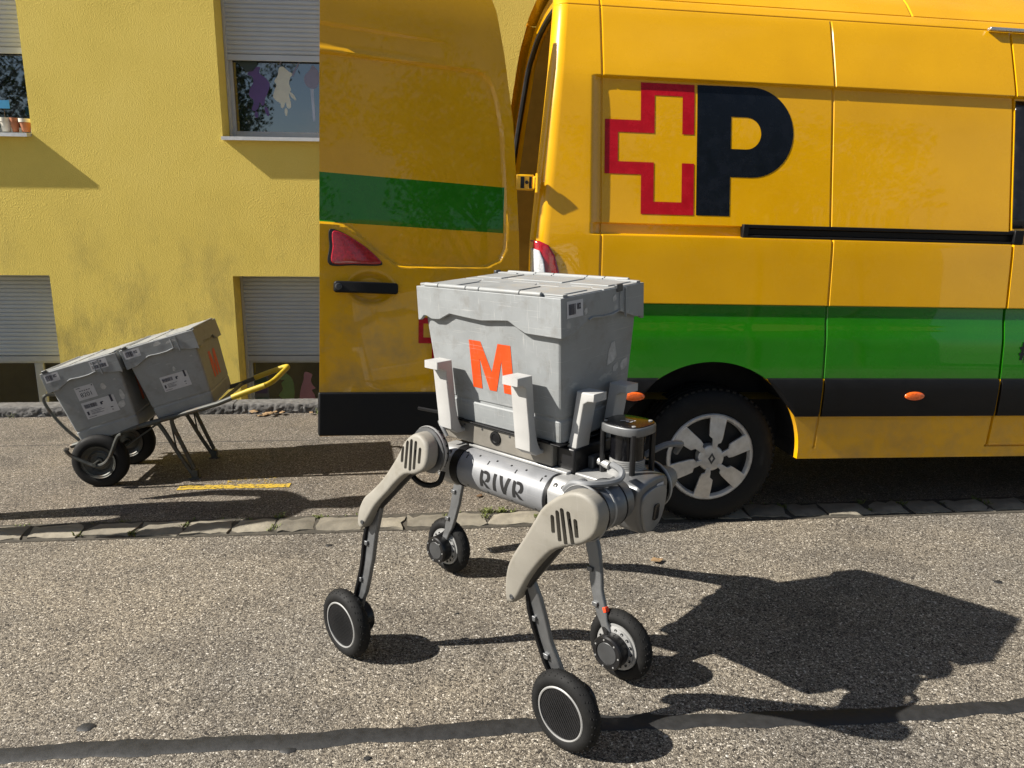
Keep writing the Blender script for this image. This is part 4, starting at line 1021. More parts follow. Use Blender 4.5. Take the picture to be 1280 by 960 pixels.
# closed bow joining the grips
mb = MB(); mb.tube(catmull([(-.99,YN,slope(-.99)-.002), (-.955,YN+.05,slope(-.955)), (-.95,(YN+YF)/2,slope(-.95)), (-.955,YF-.05,slope(-.955)), (-.99,YF,slope(-.99)-.002)], 5, False), .0155, 12); obj('grip_bow', mb, M_GRIP, wb)
mb = MB()
for x_ in (-2.02, -1.75, -1.48, -1.25): mb.tube([(x_, YN, slope(x_)-.03), (x_, YF, slope(x_)-.03)], .011, 8)
obj('cross_bars', mb, M_FRAME, wb)
# front guard hoop standing in front of the crates
mb = MB(); mb.tube(catmull([(-2.04,YN+.06,.245),(-2.12,YN+.06,.33),(-2.18,YN+.06,.42),(-2.205,YN+.06,.485),(-2.185,YN+.07,.51),(-2.16,YN+.2,.48),(-2.16,YF-.2,.48),(-2.185,YF-.07,.51),(-2.205,YF-.06,.485),(-2.18,YF-.06,.42),(-2.12,YF-.06,.33),(-2.04,YF-.06,.245)], 4, False), .009, 8); obj('front_hoop', mb, M_FRAME, wb)
def barrow_wheel(y):
    T = Matrix.Translation((-1.90, y, .1515)) @ Matrix.Rotation(PI/2, 4, 'X'); r = .1515
    prof = [(.088,-.028),(.096,-.036),(.115,-.037),(.135,-.034),(.146,-.026),(r,-.014),(r,.014),(.146,.026),(.135,.034),(.115,.037),(.096,.036),(.088,.028)]
    mb = MB(); mb.lathe(prof, 40, T, close=True); w = obj('wheel', mb, M_RUBBER, wb, smooth=50)
    mb = MB(); mb.lathe([(.0,.034),(.022,.034),(.024,.020),(.05,.015),(.056,.022),(.062,.018),(.078,.028),(.082,.034),(.09,.036),(.093,.041)], 36, T); obj('rim', mb, M_FRAME, w, smooth=40)
    mb = MB(); mb.lathe([(.0,-.022),(.05,-.004),(.078,-.026),(.09,-.040)], 36, T); obj('rim', mb, M_FRAME, w, smooth=40)
    return w
barrow_wheel(4.17); barrow_wheel(4.56)
for y_ in (4.095, 4.64):
    mb = MB(); mb.tube(catmull([(-2.03,y_,slope(-2.03)-.03),(-2.045,y_,.24),(-2.02,y_,.205),(-1.95,y_,.165),(-1.905,y_,.145),(-1.86,y_,.15),(-1.82,y_,.19),(-1.77,y_,.30),(-1.745,y_,slope(-1.745)-.03)], 4, False), .0105, 8); obj('axle_bracket', mb, M_FRAME, wb)
mb = MB(); mb.tube([(-1.9, 4.08, .1515), (-1.9, 4.66, .1515)], .011, 10); obj('axle', mb, M_FRAME, wb)
for y_ in (4.24, 4.62):
    mb = MB()
    foot = (-1.435, y_+.02, .015)
    mb.tube(catmull([(-1.66,y_,slope(-1.66)-.04),(-1.61,y_,slope(-1.61)-.045),(-1.575,y_,.30),(-1.50,y_+.01,.14),foot], 4, False), .0125, 8)
    mb.tube(catmull([(-1.40,y_,slope(-1.40)-.035),(-1.50,y_,slope(-1.5)-.04),(-1.525,y_,slope(-1.525)-.07),(-1.48,y_+.01,.20),(-1.43,y_+.02,.06)], 4, False), .0125, 8)
    mb.box((-1.43, y_+.02, .03), (.035, .03, .05)); mb.box((-1.43, y_+.02, .008), (.06, .045, .008))
    obj('leg', mb, M_FRAME, wb)
    mb = MB(); mb.tube([(-1.78, y_-.02, .215), (-1.60, y_, slope(-1.6)-.05)], .005, 6); mb.tube([(-1.54, y_+.02, slope(-1.54)-.06), (-1.515, y_+.01, .17)], .005, 6); obj('stay', mb, M_FRAME, wb)

# ================================================================== ROBOT
RM = Matrix.Translation((.2712, 2.3295, 0)) @ Matrix.Rotation(R(-48.48), 4, 'Z')
rob = empty('legged_robot', RM, 'four-legged wheeled robot carrying a grey crate, lidar on its front', 'robot')
AXY = Matrix.Rotation(PI/2, 4, 'X')      # local z -> -y
# --- body
mb = MB(); mb.bx(-.20, .34, -.125, .125, .655, .765); obj('chassis', mb, M_BLACKMETAL, rob, bevel=.01)
mb = MB(); mb.bx(-.235, .232, -.138, .138, .778, .846); obj('crate_plate', mb, M_PLATE, rob, bevel=.004)
mb = MB(); mb.bx(.234, .30, -.12, .12, .764, .842); obj('front_electronics', mb, M_BLACKMETAL, rob, bevel=.006)
mb = MB(); mb.bx(.302, .322, -.06, -.01, .772, .812); obj('connector_block', mb, M_DKGREY, rob, bevel=.003)
mb = MB(); mb.bx(.302, .318, .01, .07, .772, .802); obj('connector_block', mb, M_BLACKPL, rob, bevel=.003)
mb = MB(); mb.bx(-.22, .27, -.15, .15, .8485, .853); obj('rubber_mat', mb, M_BLACKPL, rob, bevel=.002)
mb = MB(); mb.bx(-.12, .29, -.1405, .1405, .766, .776); obj('top_rail', mb, M_CAP, rob, bevel=.003)
mb = MB(); mb.lathe([(.022,0),(.022,.004),(.014,.005),(.012,.003),(0,.003)], 20, Matrix.Translation((.0, -.138, .818)) @ AXY); obj('round_badge', mb, M_BLACKPL, rob)
mb = MB()
for x_ in (-.19,-.14,-.06,.06,.12,.18): mb.lathe([(.0035,0),(.0035,.002),(0,.003)], 8, Matrix.Translation((x_, -.138, .835)) @ AXY)
obj('plate_screws', mb, M_DKGREY, rob)
for s in (-1, 1):
    yc, zc, rt = s*.150, .703, .064
    Tx = Matrix.Translation((0, yc, zc)) @ Matrix.Rotation(PI/2, 4, 'Y')     # local z -> +x
    mb = MB(); mb.lathe([(rt*.9,-.108),(rt,-.102),(rt,.258),(rt*.9,.264)], 40, Tx); tb = obj('side_tube', mb, M_SILVER, rob, smooth=40)
    for g0, g1, gr in ((-.132,-.100,1.05), (.262,.273,1.02)):
        mb = MB(); mb.lathe([(rt*.8,g0),(rt*gr,g0),(rt*gr,g1),(rt*.8,g1)], 40, Tx); obj('tube_gasket', mb, M_BLACKPL, tb)
    for x0, x1 in ((-.200, -.128), (.270, .345)):
        oc = [(.058,.03),(.03,.066),(-.03,.066),(-.06,.034),(-.06,-.034),(-.03,-.066),(.03,-.066),(.058,-.03)]
        mb = MB(); mb.prism([(y_*s*-1, z_) for y_, z_ in oc], x0, x1, Matrix(((0,0,1,0),(1,0,0,yc),(0,1,0,zc),(0,0,0,1)))); cpo = obj('end_cap', mb, M_CAP, rob, bevel=.008, seg=3, smooth=40)
        # perforated vent on the slanted upper facet
        mb = MB()
        a, b_ = Vector((0, s*.058, .030)), Vector((0, s*.030, .066))
        ux_ = Vector((1,0,0)); uz_ = (b_-a).normalized(); nn = Vector((0, s*.036, .028)).normalized()
        for i in range(9):
            for j in range(7):
                if (i in (0,8)) and (j in (0,6)): continue
                c_ = Vector(((x0+x1)/2, yc, zc)) + Vector((0, s*.0585, -.004)) + ux_*((i-4)*.0042+(j % 2)*.002) + Vector((0,0,1))*((j-3)*.0048)
                mb.lathe([(.0016,0),(.0016,.0012),(0,.0012)], 6, Matrix.Translation(c_) @ (AXY if s < 0 else Matrix.Rotation(-PI/2, 4, 'X')))
        obj('vent_holes', mb, M_DKGREY, cpo, smooth=0)
        mb = MB()
        for dx in (-.014, .014): mb.lathe([(.008,-.001),(.008,.0012),(.005,.0012),(.0,.0004)], 12, Matrix.Translation(Vector(((x0+x1)/2+dx, yc, zc)) + Vector((0, s*.045, .049))) @ nn.to_track_quat('Z','Y').to_matrix().to_4x4())
        obj('cap_bolts', mb, M_BLACKPL, cpo)
    # bolts and slots on the tube
    mb = MB()
    def ont(x_, ang, l, w, h=.0012):
        d = Vector((0, s*math.cos(ang), math.sin(ang))); tdir = Vector((0, -s*math.sin(ang), math.cos(ang)))
        mb.box(Vector((x_, yc, zc))+d*(rt+h/2-.0004), (w, l, h), Matrix(((1,0,0),(0,tdir.y,d.y),(0,tdir.z,d.z))))
    for x_ in (-.075, .02, .135, .235): ont(x_, R(52), .014, .0035)
    for x_ in (-.085, -.03, .045, .105, .165, .24): ont(x_, R(66), .006, .006)
    for x_ in (-.06, .03, .13, .225): ont(x_, R(-38), .005, .005)
    obj('tube_slots', mb, M_BLACKPL, tb, smooth=0)
    if s < 0:
        # lettering wrapped on the tube: stencil capitals
        h = .054
        def pol(pts, x0): return [(x0+px_, py_) for px_, py_ in pts]
        def Rg(x0):
            w = .034; st = .0105
            A = [(0,0),(st,.004),(st,h-.003),(0,h)]
            B = [(st+.003,h)] + [(st+.003+p_[0], p_[1]) for p_ in [(.008,h)]] + [(st+.010+.016*math.cos(R(a)), h-.019+.019*math.sin(R(a))) for a in range(90,-91,-15)] + [(st+.006,h-.038)] + [(w+.001, 0),(w-.012,0)] + [(st-.001,h-.030),(st-.001,h-.036+.012)]
            B = [(st+.002,h),(st+.012,h)] + [(st+.011+.0165*math.cos(R(a)), h-.018+.018*math.sin(R(a))) for a in range(80,-70,-15)]
            B += [(st+.0085,h-.0335)] + [(st+.010+.0065*math.cos(R(a)), h-.018+.0085*math.sin(R(a))) for a in range(-60,90,20)] + [(st+.002,h-.0095)]
            D = [(st-.001,h-.0335+.007),(st+.006,h-.0335+.002),(w+.003,0),(w-.011,0),(st-.001,h-.0385+.003)]
            return [pol(A, x0), pol(B, x0), pol(D, x0)]
        Ig = lambda x0: [pol([(0,0),(.0105,0),(.0105,h),(0,h)], x0)]
        Vg = lambda x0: [pol([(0,h),(.0112,h),(.0225,.012),(.0215,0),(.0165,0)], x0), pol([(.0415,h),(.0305,h),(.0195,.012),(.0205,0),(.0255,0)], x0)]
        X0 = .012
        glyphs = [('R', Rg(X0)), ('I', Ig(X0+.049)), ('V', Vg(X0+.069)), ('R', Rg(X0+.120))]
        for nm, gl in glyphs:
            for poly in gl:
                me = shape([poly], 0)
                def fn(c):
                    ang = R(4) + (c.y - h/2)/rt
                    return Vector((.006+(c.x-.012)*1.14, yc - (rt+.0012)*math.cos(ang), zc + (rt+.0012)*math.sin(ang)))
                remap(me, fn, .008); finish('letter_'+nm.lower(), me, M_UNDER, tb, 60)
# --- white brackets that hold the crate
def bracket(M, hgt, lean, hw=.031):
    prof = [(-.06,-.006),(.0,-.006),(.026,.012),(.026+lean*.2,.06),(.026+lean,hgt-.035),(.040+lean,hgt-.026),(.062+lean,hgt-.024),(.062+lean,hgt),(.0+lean,hgt),(.0+lean*.2,.08),(-.006,.035),(-.02,.008),(-.06,.004)]
    # profile in (outward, up), extruded across the width
    me = shape([prof], hw-.004, .004); remap(me, lambda c: M @ Vector((c.z, -c.x, c.y)))
    return finish('bracket', me, M_WHITEPL, rob, 40)
for x_ in (-.172, .166): bracket(Matrix.Translation((x_, -.170, .818)), .238, .022)
for x_ in (-.172, .166): bracket(Matrix.Translation((x_, .170, .818)) @ Matrix.Rotation(PI, 4, 'Z'), .238, .022)
for y_, z_ in ((-.075, .812), (.085, .812)): bracket(Matrix.Translation((.268, y_, z_)) @ Matrix.Rotation(PI/2, 4, 'Z'), .20, .022)
# --- lidar tower
LX, LY = .400, .0
Tl = Matrix.Translation((LX, LY, 0))
mb = MB(); mb.lathe([(.050,.818),(.050,.893),(.045,.897)], 40, Tl); ld = obj('lidar', mb, M_BLACKGLOSS, rob, smooth=40)
mb = MB()
for i in range(5): mb.lathe([(.047,.790+i*.0055),(.0525,.7905+i*.0055),(.0525,.7942+i*.0055),(.047,.7948+i*.0055)], 40, Tl)
mb.lathe([(.06,.755),(.058,.786),(.05,.79)], 32, Tl); obj('lidar_fins', mb, M_CAP, ld, smooth=30)
top = catmull([(.072,.0),(.064,.046),(.03,.066),(-.03,.066),(-.064,.046),(-.072,0),(-.064,-.046),(-.03,-.066),(.03,-.066),(.064,-.046)], 4)
me = shape([top], .009, .004); remap(me, lambda c: Vector((LX+c.x, LY+c.y, .909+c.z))); finish('lidar_top', me, M_GREY, ld, 40)
me = shape([[(x_*.93, y_*.93) for x_, y_ in top]], .001, .0005); remap(me, lambda c: Vector((LX+c.x, LY+c.y, .923+c.z))); finish('lidar_lid', me, M_BLACKGLOSS, ld, 40)
for poly in ([(-.008,-.012),(-.003,-.012),(-.003,.012),(-.008,.012)], [(0,.012),(.009,.011),(.012,.005),(.009,-.001),(.005,-.001),(.013,-.012),(.008,-.012),(-.001,.001),(.004,.004),(.007,.005),(.005,.008),(0,.008)]):
    me = shape([poly], 0); remap(me, lambda c: Vector((LX+c.y*1.4, LY-c.x*1.6, .9264))); finish('lidar_logo', me, M_PAPER, ld, 0)
for sx, sy in ((.052,-.05), (-.052,-.05), (.052,.05), (-.052,.05)):
    mb = MB(); mb.tube([(LX+sx, LY+sy, .76), (LX+sx, LY+sy, .902)], .0085, 10); obj('lidar_post', mb, M_BLACKMETAL, ld)
mb = MB(); mb.lathe([(.006,.925),(.006,.927),(0,.928)], 10, Matrix.Translation((LX+.048, LY-.045, 0))); mb.lathe([(.006,.925),(.006,.927),(0,.928)], 10, Matrix.Translation((LX-.05, LY-.042, 0))); mb.lathe([(.006,.925),(.006,.927),(0,.928)], 10, Matrix.Translation((LX+.045, LY+.045, 0))); obj('lidar_screws', mb, M_CAP, ld)
# --- head camera at the front
hd_o = catmull([(-.100,.745),(-.088,.775),(-.03,.788),(.035,.782),(.056,.755),(.057,.70),(.045,.655),(.02,.625),(-.018,.612),(-.055,.625),(-.085,.68)], 4)
me = shape([hd_o], .030, .014, bres=4); 
def headf(c): return Vector((.462 + c.z - .25*(c.y-.71)*(-.35) , c.x*1.0, c.y))
remap(me, headf); hdo = finish('camera_head', me, M_GREY, rob, 50)
me = shape([[(x_*.78-.004, .71+(z_-.71)*.78-.012) for x_, z_ in hd_o]], .004, .003); remap(me, lambda c: headf(c)+Vector((.044,0,0))); finish('head_visor', me, mat('visor_grey', (.22,.222,.22,1), .4, metal=.3), hdo, 50)
me = shape([rrect(-.022,.006,.655,.705,.009)], .003, .001); remap(me, lambda c: headf(c)+Vector((.0505,0,0))); finish('camera_lens', me, M_BLACKGLOSS, hdo, 40)
me = shape([rrect(-.012,.022,.752,.764,.002)], .001); remap(me, lambda c: headf(c)+Vector((.0455,0,0))); finish('head_label', me, M_PAPER, hdo, 0)
mb = MB(); mb.bx(.345, .44, -.085, .075, .66, .765); obj('neck', mb, M_BLACKMETAL, rob, bevel=.015, seg=3)
mb = MB(); mb.bx(.29, .40, -.115, -.03, .755, .772); obj('sensor_mount', mb, M_CAP, rob, bevel=.004)
mb = MB(); mb.tube([(.335,-.045,.80),(.375,-.05,.795)], .012, 10); obj('connector', mb, M_CAP, rob)
# --- cables
CABLE1 = [(0.381, -0.262, 0.78), (0.413, -0.27, 0.809), (0.457, -0.262, 0.814), (0.485, -0.212, 0.812), (0.492, -0.17, 0.814), (0.485, -0.15, 0.83), (0.434, -0.12, 0.829)]
def cable(pts, r, m, name='cable'):
    mb = MB(); mb.tube(catmull(pts, 5, False), r, 8); return obj(name, mb, m, rob)
cable(CABLE1, .0095, M_CABLE)
cable([(.40,.09,.80),(.44,.14,.83),(.46,.19,.828),(.44,.23,.81),(.42,.24,.78)], .010, M_CABLE)
cable([(-.235,-.29,.715),(-.215,-.295,.675),(-.175,-.28,.655),(-.14,-.255,.665),(-.135,-.24,.70)], .009, M_BLACKPL)
cable([(-.25,-.10,.80),(-.235,-.16,.83),(-.20,-.19,.835),(-.17,-.19,.80)], .006, M_CABLE)
cable([(-.265,-.05,.82),(-.26,-.12,.845),(-.215,-.15,.81)], .004, M_BLACKPL)
mb = MB()
for i in range(14):
    q_ = random.Random(i); x_ = -.16+.03*i; mb.tube([(x_,-.10-q_.uniform(0,.03),.779),(x_+.02,-.12,.790+q_.uniform(0,.006)),(x_+.05,-.10,.779)], .003, 6)
obj('small_wires', mb, M_BLACKPL, rob)
mb = MB(); mb.tube([(-.25,-.12,.848),(-.36,-.15,.852)], .006, 6); mb.tube([(-.25,-.07,.85),(-.33,-.09,.853)], .004, 6); obj('strap_end', mb, M_BLACKPL, rob)
for x_ in (-.205, .165):
    mb = MB(); mb.box((x_+.01,-.135,.853), (.10,.03,.004)); obj('strap', mb, M_BLACKPL, rob)

# --- legs
RFc = [(.444,.809),(.373,.754),(.335,.701),(.291,.634),(.238,.558),(.21,.497),(.198,.413),(.216,.398),(.243,.417),(.287,.492),(.335,.56),(.391,.623),(.448,.657),(.502,.684),(.542,.724),(.556,.773),(.538,.811),(.497,.825)]
RRc = [(-.156,.84),(-.19,.825),(-.215,.799),(-.229,.769),(-.253,.728),(-.299,.663),(-.355,.607),(-.384,.58),(-.402,.538),(-.401,.492),(-.382,.477),(-.364,.492),(-.343,.528),(-.315,.573),(-.265,.627),(-.234,.663),(-.192,.701),(-.145,.714),(-.107,.737),(-.095,.766),(-.1,.804),(-.12,.829)]
RFs = [((.404,.732),(.404,.69)),((.422,.75),(.425,.672)),((.438,.761),(.445,.669)),((.459,.758),(.468,.676)),((.481,.743),(.483,.701))]
RRs = [((-.211,.784),(-.208,.745)),((-.192,.805),(-.188,.729)),((-.174,.813),(-.166,.727)),((-.153,.812),(-.148,.735)),((-.13,.796),(-.128,.758))]
def capsule(a, b, r):
    a, b = Vector(a), Vector(b); d = (b-a).normalized(); n_ = Vector((-d.y, d.x)); th = math.degrees(math.atan2(n_.y, n_.x))
    return [tuple(a+Vector((r*math.cos(R(th+i*20)), r*math.sin(R(th+i*20))))) for i in range(10)] + [tuple(b+Vector((r*math.cos(R(th+180+i*20)), r*math.sin(R(th+180+i*20))))) for i in range(10)]
def robot_wheel(leg, c, out):
    # out: -1 or +1, direction of the outer face along y
    T = Matrix.Translation(c) @ (AXY if out < 0 else Matrix.Rotation(-PI/2, 4, 'X')); r = .12
    prof = [(.080,-.020),(.084,-.026),(.098,-.027),(.109,-.022),(.1165,-.012),(r,-.003),(r,.003),(.1165,.012),(.109,.022),(.098,.027),(.084,.026),(.080,.020)]
    mb = MB(); mb.lathe(prof, 48, T, close=True); tyre = obj('tyre', mb, M_RUBBER, leg, smooth=60)
    mb = MB()
    for i in range(30):
        for s_ in (-1, 1):
            for q_ in range(3):
                a = 2*PI*(i+.25*(s_ > 0))/30 + q_*.035; h_ = s_*(.006+.006*q_); rr = interp(abs(h_), [.003,.012,.022], [r,.1165,.109]) - .0009
                M_ = T @ Matrix.Rotation(a, 4, 'Z'); mb.box(M_ @ Vector((rr, 0, h_)), (.0022, .0035, .0065), M_.to_3x3())
    tag(obj('tread', mb, M_UNDER, leg, smooth=0), kind='stuff')
    mb2 = MB(); mb2.lathe([(.0,.021),(.072,.0225),(.0755,.0225)], 48, T); dk = obj('wheel_disc', mb2, M_CARBON, leg)
    mb2 = MB()
    for i in range(-8, 9):
        hw = math.sqrt(max(0, .071**2-(i*.0085)**2)); M_ = T @ Matrix.Rotation(R(-55), 4, 'Z')
        mb2.box(M_ @ Vector((0, i*.0085, .0226)), (2*hw, .0022, .0012), M_.to_3x3())
    obj('disc_grooves', mb2, M_UNDER, leg, smooth=0)
    mb2 = MB(); mb2.lathe([(.0755,.018),(.0755,.0255),(.0785,.0265),(.0815,.0245),(.0815,.018)], 48, T); obj('rim_ring', mb2, M_CAP, leg, smooth=40)
    # motor side
    mb2 = MB(); mb2.lathe([(.0795,-.018),(.078,-.024),(.07,-.024),(.068,-.03),(.056,-.034),(.0,-.034)], 40, T); obj('motor_plate', mb2, M_CAP, leg, smooth=35)
    mb2 = MB()
    for i in range(16):
        a = 2*PI*i/16; mb2.lathe([(.0045,-.0345),(.0045,-.032),(0,-.032)], 8, T @ Matrix.Translation((.063*math.cos(a), .063*math.sin(a), 0)))
    obj('plate_holes', mb2, M_BLACKPL, leg)
    mb2 = MB(); mb2.lathe([(.054,-.034),(.057,-.040),(.057,-.076),(.053,-.081),(.040,-.081),(.038,-.078),(.0,-.078)], 40, T); obj('hub_motor', mb2, M_BLACKMETAL, leg, smooth=35)
    mb2 = MB(); mb2.lathe([(.037,-.0785),(.036,-.0795),(0,-.0795)], 32, T); obj('motor_cap', mb2, M_DKGREY, leg)
    mb2 = MB()
    for i in range(7):
        a = 2*PI*i/7; mb2.lathe([(.003,-.081),(.003,-.0825),(0,-.083)], 8, T @ Matrix.Translation((.047*math.cos(a), .047*math.sin(a), 0)))
    obj('motor_bolts', mb2, M_CAP, leg)
M_TAPE = mat('orange_tape', (.85,.06,.01,1), .5)
def leg(label, hip, knee, wheel, out, cover, slots, plane, drum_in, taped=0):
    v0, z0, k_ = plane
    yy = lambda z: v0 - k_*(z0-z)
    # thigh: inner structural beam, the leg's own mesh
    mb = MB(); a = Vector((hip[0], yy(hip[1])-out*.042, hip[1])); b_ = Vector((knee[0], yy(knee[1])-out*.030, knee[1]))
    mb.tube([a, a.lerp(b_, .35), b_.lerp(a, .12), b_], [.052, .024, .020, .020], 14, flat=.8)
    L_ = obj('leg', mb, M_BLACKMETAL, rob, smooth=60); L_['label'] = label
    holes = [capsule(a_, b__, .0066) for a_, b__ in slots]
    me = shape([catmull(cover, 3)], .014, .012, bres=4)
    if out < 0:      # the ventilation slots are cut through the shell
        ca = bpy.data.objects.new('a', me); C.objects.link(ca); cut = MB()
        for h_ in holes: cut.prism([(x_, z_) for x_, z_ in h_], .010, .06); cut.prism([(x_, z_) for x_, z_ in h_], -.06, -.010)
        cme = bpy.data.meshes.new('b'); cme.from_pydata(cut.v, [], cut.f); bmm = bmesh.new(); bmm.from_mesh(cme); bmesh.ops.recalc_face_normals(bmm, faces=bmm.faces); bmm.to_mesh(cme); bmm.free()
        bmm = bmesh.new(); bmm.from_mesh(me); bmesh.ops.recalc_face_normals(bmm, faces=bmm.faces); bmm.to_mesh(me); bmm.free()
        cb_ = bpy.data.objects.new('b', cme); C.objects.link(cb_)
        bo = ca.modifiers.new('bool', 'BOOLEAN'); bo.operation = 'DIFFERENCE'; bo.object = cb_; bo.solver = 'EXACT'
        dg = bpy.context.evaluated_depsgraph_get(); me2 = bpy.data.meshes.new_from_object(ca.evaluated_get(dg))
        bpy.data.objects.remove(ca); bpy.data.objects.remove(cb_); me = me2
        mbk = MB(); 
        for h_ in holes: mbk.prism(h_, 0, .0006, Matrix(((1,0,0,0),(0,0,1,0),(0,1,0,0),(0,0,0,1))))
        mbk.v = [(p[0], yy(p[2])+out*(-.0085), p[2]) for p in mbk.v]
        tag(obj('slot_shade_inlay', mbk, M_BLACKPL, L_, smooth=0), kind='stuff')  # black inlays on the slot floors, colour standing in for the shade inside
    remap(me, lambda c: Vector((c.x, yy(c.y)+out*(c.z-.021), c.y)))
    finish('thigh_cover', me, M_BEIGE, L_, 50)
    # knee bolt on the cover tip
    tip = cover[7] if slots is RFs else cover[10]
    mb = MB(); mb.lathe([(.008,0),(.008,.002),(.005,.003),(0,.001)], 14, Matrix.Translation((tip[0]+.012, yy(tip[1]+.02)+out*.005, tip[1]+.026)) @ (AXY if out < 0 else Matrix.Rotation(-PI/2,4,'X'))); obj('cover_bolt', mb, M_DKGREY, L_)
    # hip drum along y, with rings
    T = Matrix.Translation((hip[0], 0, hip[1])) @ (AXY if out < 0 else Matrix.Rotation(-PI/2, 4, 'X')); o = abs(yy(hip[1]))
    di = abs(drum_in)
    g_ = (o-.05)-di; fq = lambda f: di+g_*f
    mb = MB(); mb.lathe([(.0,di),(.050,di),(.058,fq(.04)),(.060,fq(.28)),(.066,fq(.31)),(.066,fq(.48)),(.062,fq(.52)),(.062,fq(.82)),(.070,fq(.85)),(.074,fq(.9)),(.074,o-.05),(.0,o-.05)], 40, T); obj('hip_drum', mb, M_GREY, L_, smooth=32)
    mb = MB(); mb.lathe([(.0755,o-.064),(.077,o-.062),(.077,o-.057),(.0755,o-.055)], 40, T); mb.lathe([(.0625,fq(.56)),(.0645,fq(.57)),(.0645,fq(.6)),(.0625,fq(.61))], 40, T); obj('drum_ring', mb, M_CAP, L_, smooth=40)
    mb = MB(); mb.lathe([(.0605,fq(.285)),(.0672,fq(.29)),(.0672,fq(.312)),(.0605,fq(.318))], 40, T); obj('drum_gap', mb, M_BLACKPL, L_)
    mb = MB(); mb.lathe([(.0625,fq(.80)),(.0712,fq(.815)),(.0712,fq(.845)),(.0625,fq(.85))], 40, T); obj('drum_gap', mb, M_BLACKPL, L_)
    mb = MB()
    for i in range(18):
        aa = 2*PI*i/18; mb.lathe([(.0035,o-.0655),(.0035,o-.063),(0,o-.063)], 8, T @ Matrix.Translation((.07*math.cos(aa), .07*math.sin(aa), -.008)))
    obj('drum_bolts', mb, M_BLACKPL, L_)
    # shank: flat aluminium blade bowed towards the wheel's inner side
    w = Vector((wheel[0], wheel[1]-out*.040, .12)); kn = Vector((knee[0], yy(knee[1])-out*.034, knee[1]))
    dirv = (w-kn); 
    prof = [kn-dirv.normalized()*.02, kn+dirv*.2, kn+dirv*.5, kn+dirv*.78, w]
    sag = Vector((-.018 if dirv.x > .03 else .012, 0, 0))
    prof[2] = prof[2] + sag; prof[3] = prof[3] + sag*.8
    pp = catmull(prof, 4, False); ra = [.027]*4 + [.025]*4 + [.022]*4 + [.016]*4 + [.026]; mb = MB(); vs = []
    for i, p in enumerate(pp):
        p = Vector(p); tg = (Vector(pp[min(i+1, len(pp)-1)])-Vector(pp[max(i-1, 0)])).normalized(); wd = tg.cross(Vector((0, 1, 0))).normalized(); th = wd.cross(tg)
        for a_, b2 in ((-1,-1),(1,-1),(1,1),(-1,1)): vs.append(p + wd*a_*ra[i] + th*b2*.0085)
    n4 = len(pp); mb.add(vs, [(i*4+k2, i*4+(k2+1) % 4, (i+1)*4+(k2+1) % 4, (i+1)*4+k2) for i in range(n4-1) for k2 in range(4)] + [(0,1,2,3), tuple((n4-1)*4+k2 for k2 in range(4))])
    sh = obj('shank', mb, M_GREY, L_, smooth=30, bevel=.004)
    off = Vector((-.022, 0, -.004))
    cb = [p + off + Vector((0, out*.012, 0)) for p in prof]; cb[0] += Vector((.02, -out*.02, .03)); cb[-1] = w + Vector((-.012, -out*.02, .05))
    cbc = catmull(cb, 5, False); mb = MB(); mb.tube(cbc, .0075, 8); obj('shank_cable', mb, M_BLACKPL, L_)
    if taped:
        i = int(taped*(len(pp)-1)); p = Vector(pp[i]).lerp(Vector(pp[i+1]), .5); tg = (Vector(pp[i+1])-Vector(pp[i])).normalized(); wd = tg.cross(Vector((0,1,0))).normalized(); th = wd.cross(tg)
        mb = MB(); mb.box(p+wd*(ra[i]-.004)*(1 if wd.x > 0 else -1), (.012, .018, .020), Matrix((wd, tg, th)).transposed()); obj('tape_band', mb, M_TAPE, L_, bevel=.002)
        j = int(taped*(len(cbc)-1)); a_ = Vector(cbc[j]); b2 = Vector(cbc[j+1]); mb = MB(); mb.tube([a_, a_+(b2-a_).normalized()*.022], .0098, 10); obj('tape_band', mb, M_TAPE, L_)
    mb = MB()
    for f in (.30, .62): 
        p = kn+dirv*f+off*.7+sag*min(1, f*1.4); mb.box(p, (.022, .034, .016))
    tag(obj('cable_clip', mb, M_GREY, L_, bevel=.002), kind='stuff')
    robot_wheel(L_, Vector((wheel[0], wheel[1], .12)), out)
    return L_
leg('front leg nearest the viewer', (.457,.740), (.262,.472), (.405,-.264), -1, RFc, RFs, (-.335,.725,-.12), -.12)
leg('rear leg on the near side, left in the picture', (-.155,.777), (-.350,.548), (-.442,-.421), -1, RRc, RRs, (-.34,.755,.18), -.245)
def moved(pts, p0, q0, p1, q1):
    # similarity taking segment p0-q0 to p1-q1
    a, b_ = complex(*p0), complex(*q0); c, d = complex(*p1), complex(*q1); m_ = (d-c)/(b_-a)
    f = lambda p: c+(complex(*p)-a)*m_
    return [(f(p).real, f(p).imag) for p in pts]
hipL, kneeL = (.40,.70), (.175,.455)
cv = moved(RFc, (.457,.740), (.262,.472), hipL, kneeL); sv = [tuple(moved(p, (.457,.740), (.262,.472), hipL, kneeL)) for p in RFs]
cv = [(hipL[0]+(x_-hipL[0])*.6, hipL[1]+(z_-hipL[1])*.6) for x_, z_ in cv]; sv = [tuple((hipL[0]+(x_-hipL[0])*.6, hipL[1]+(z_-hipL[1])*.6) for x_, z_ in p_) for p_ in sv]
l3 = leg('front leg on the far side with orange tape', hipL, kneeL, (.322,.128), 1, cv, sv, (.192,.70,.06), .05, .66)
hipB, kneeB = (-.20,.765), (-.60,.50)
cv = moved(RRc, (-.155,.777), (-.350,.548), hipB, (-.47,.55)); sv = [tuple(moved(p, (-.155,.777), (-.350,.548), hipB, (-.47,.55))) for p in RRs]
leg('rear leg on the far side, behind the body', hipB, (-.56,.50), (-.655,.25), 1, cv, sv, (.30,.765,.05), .12)


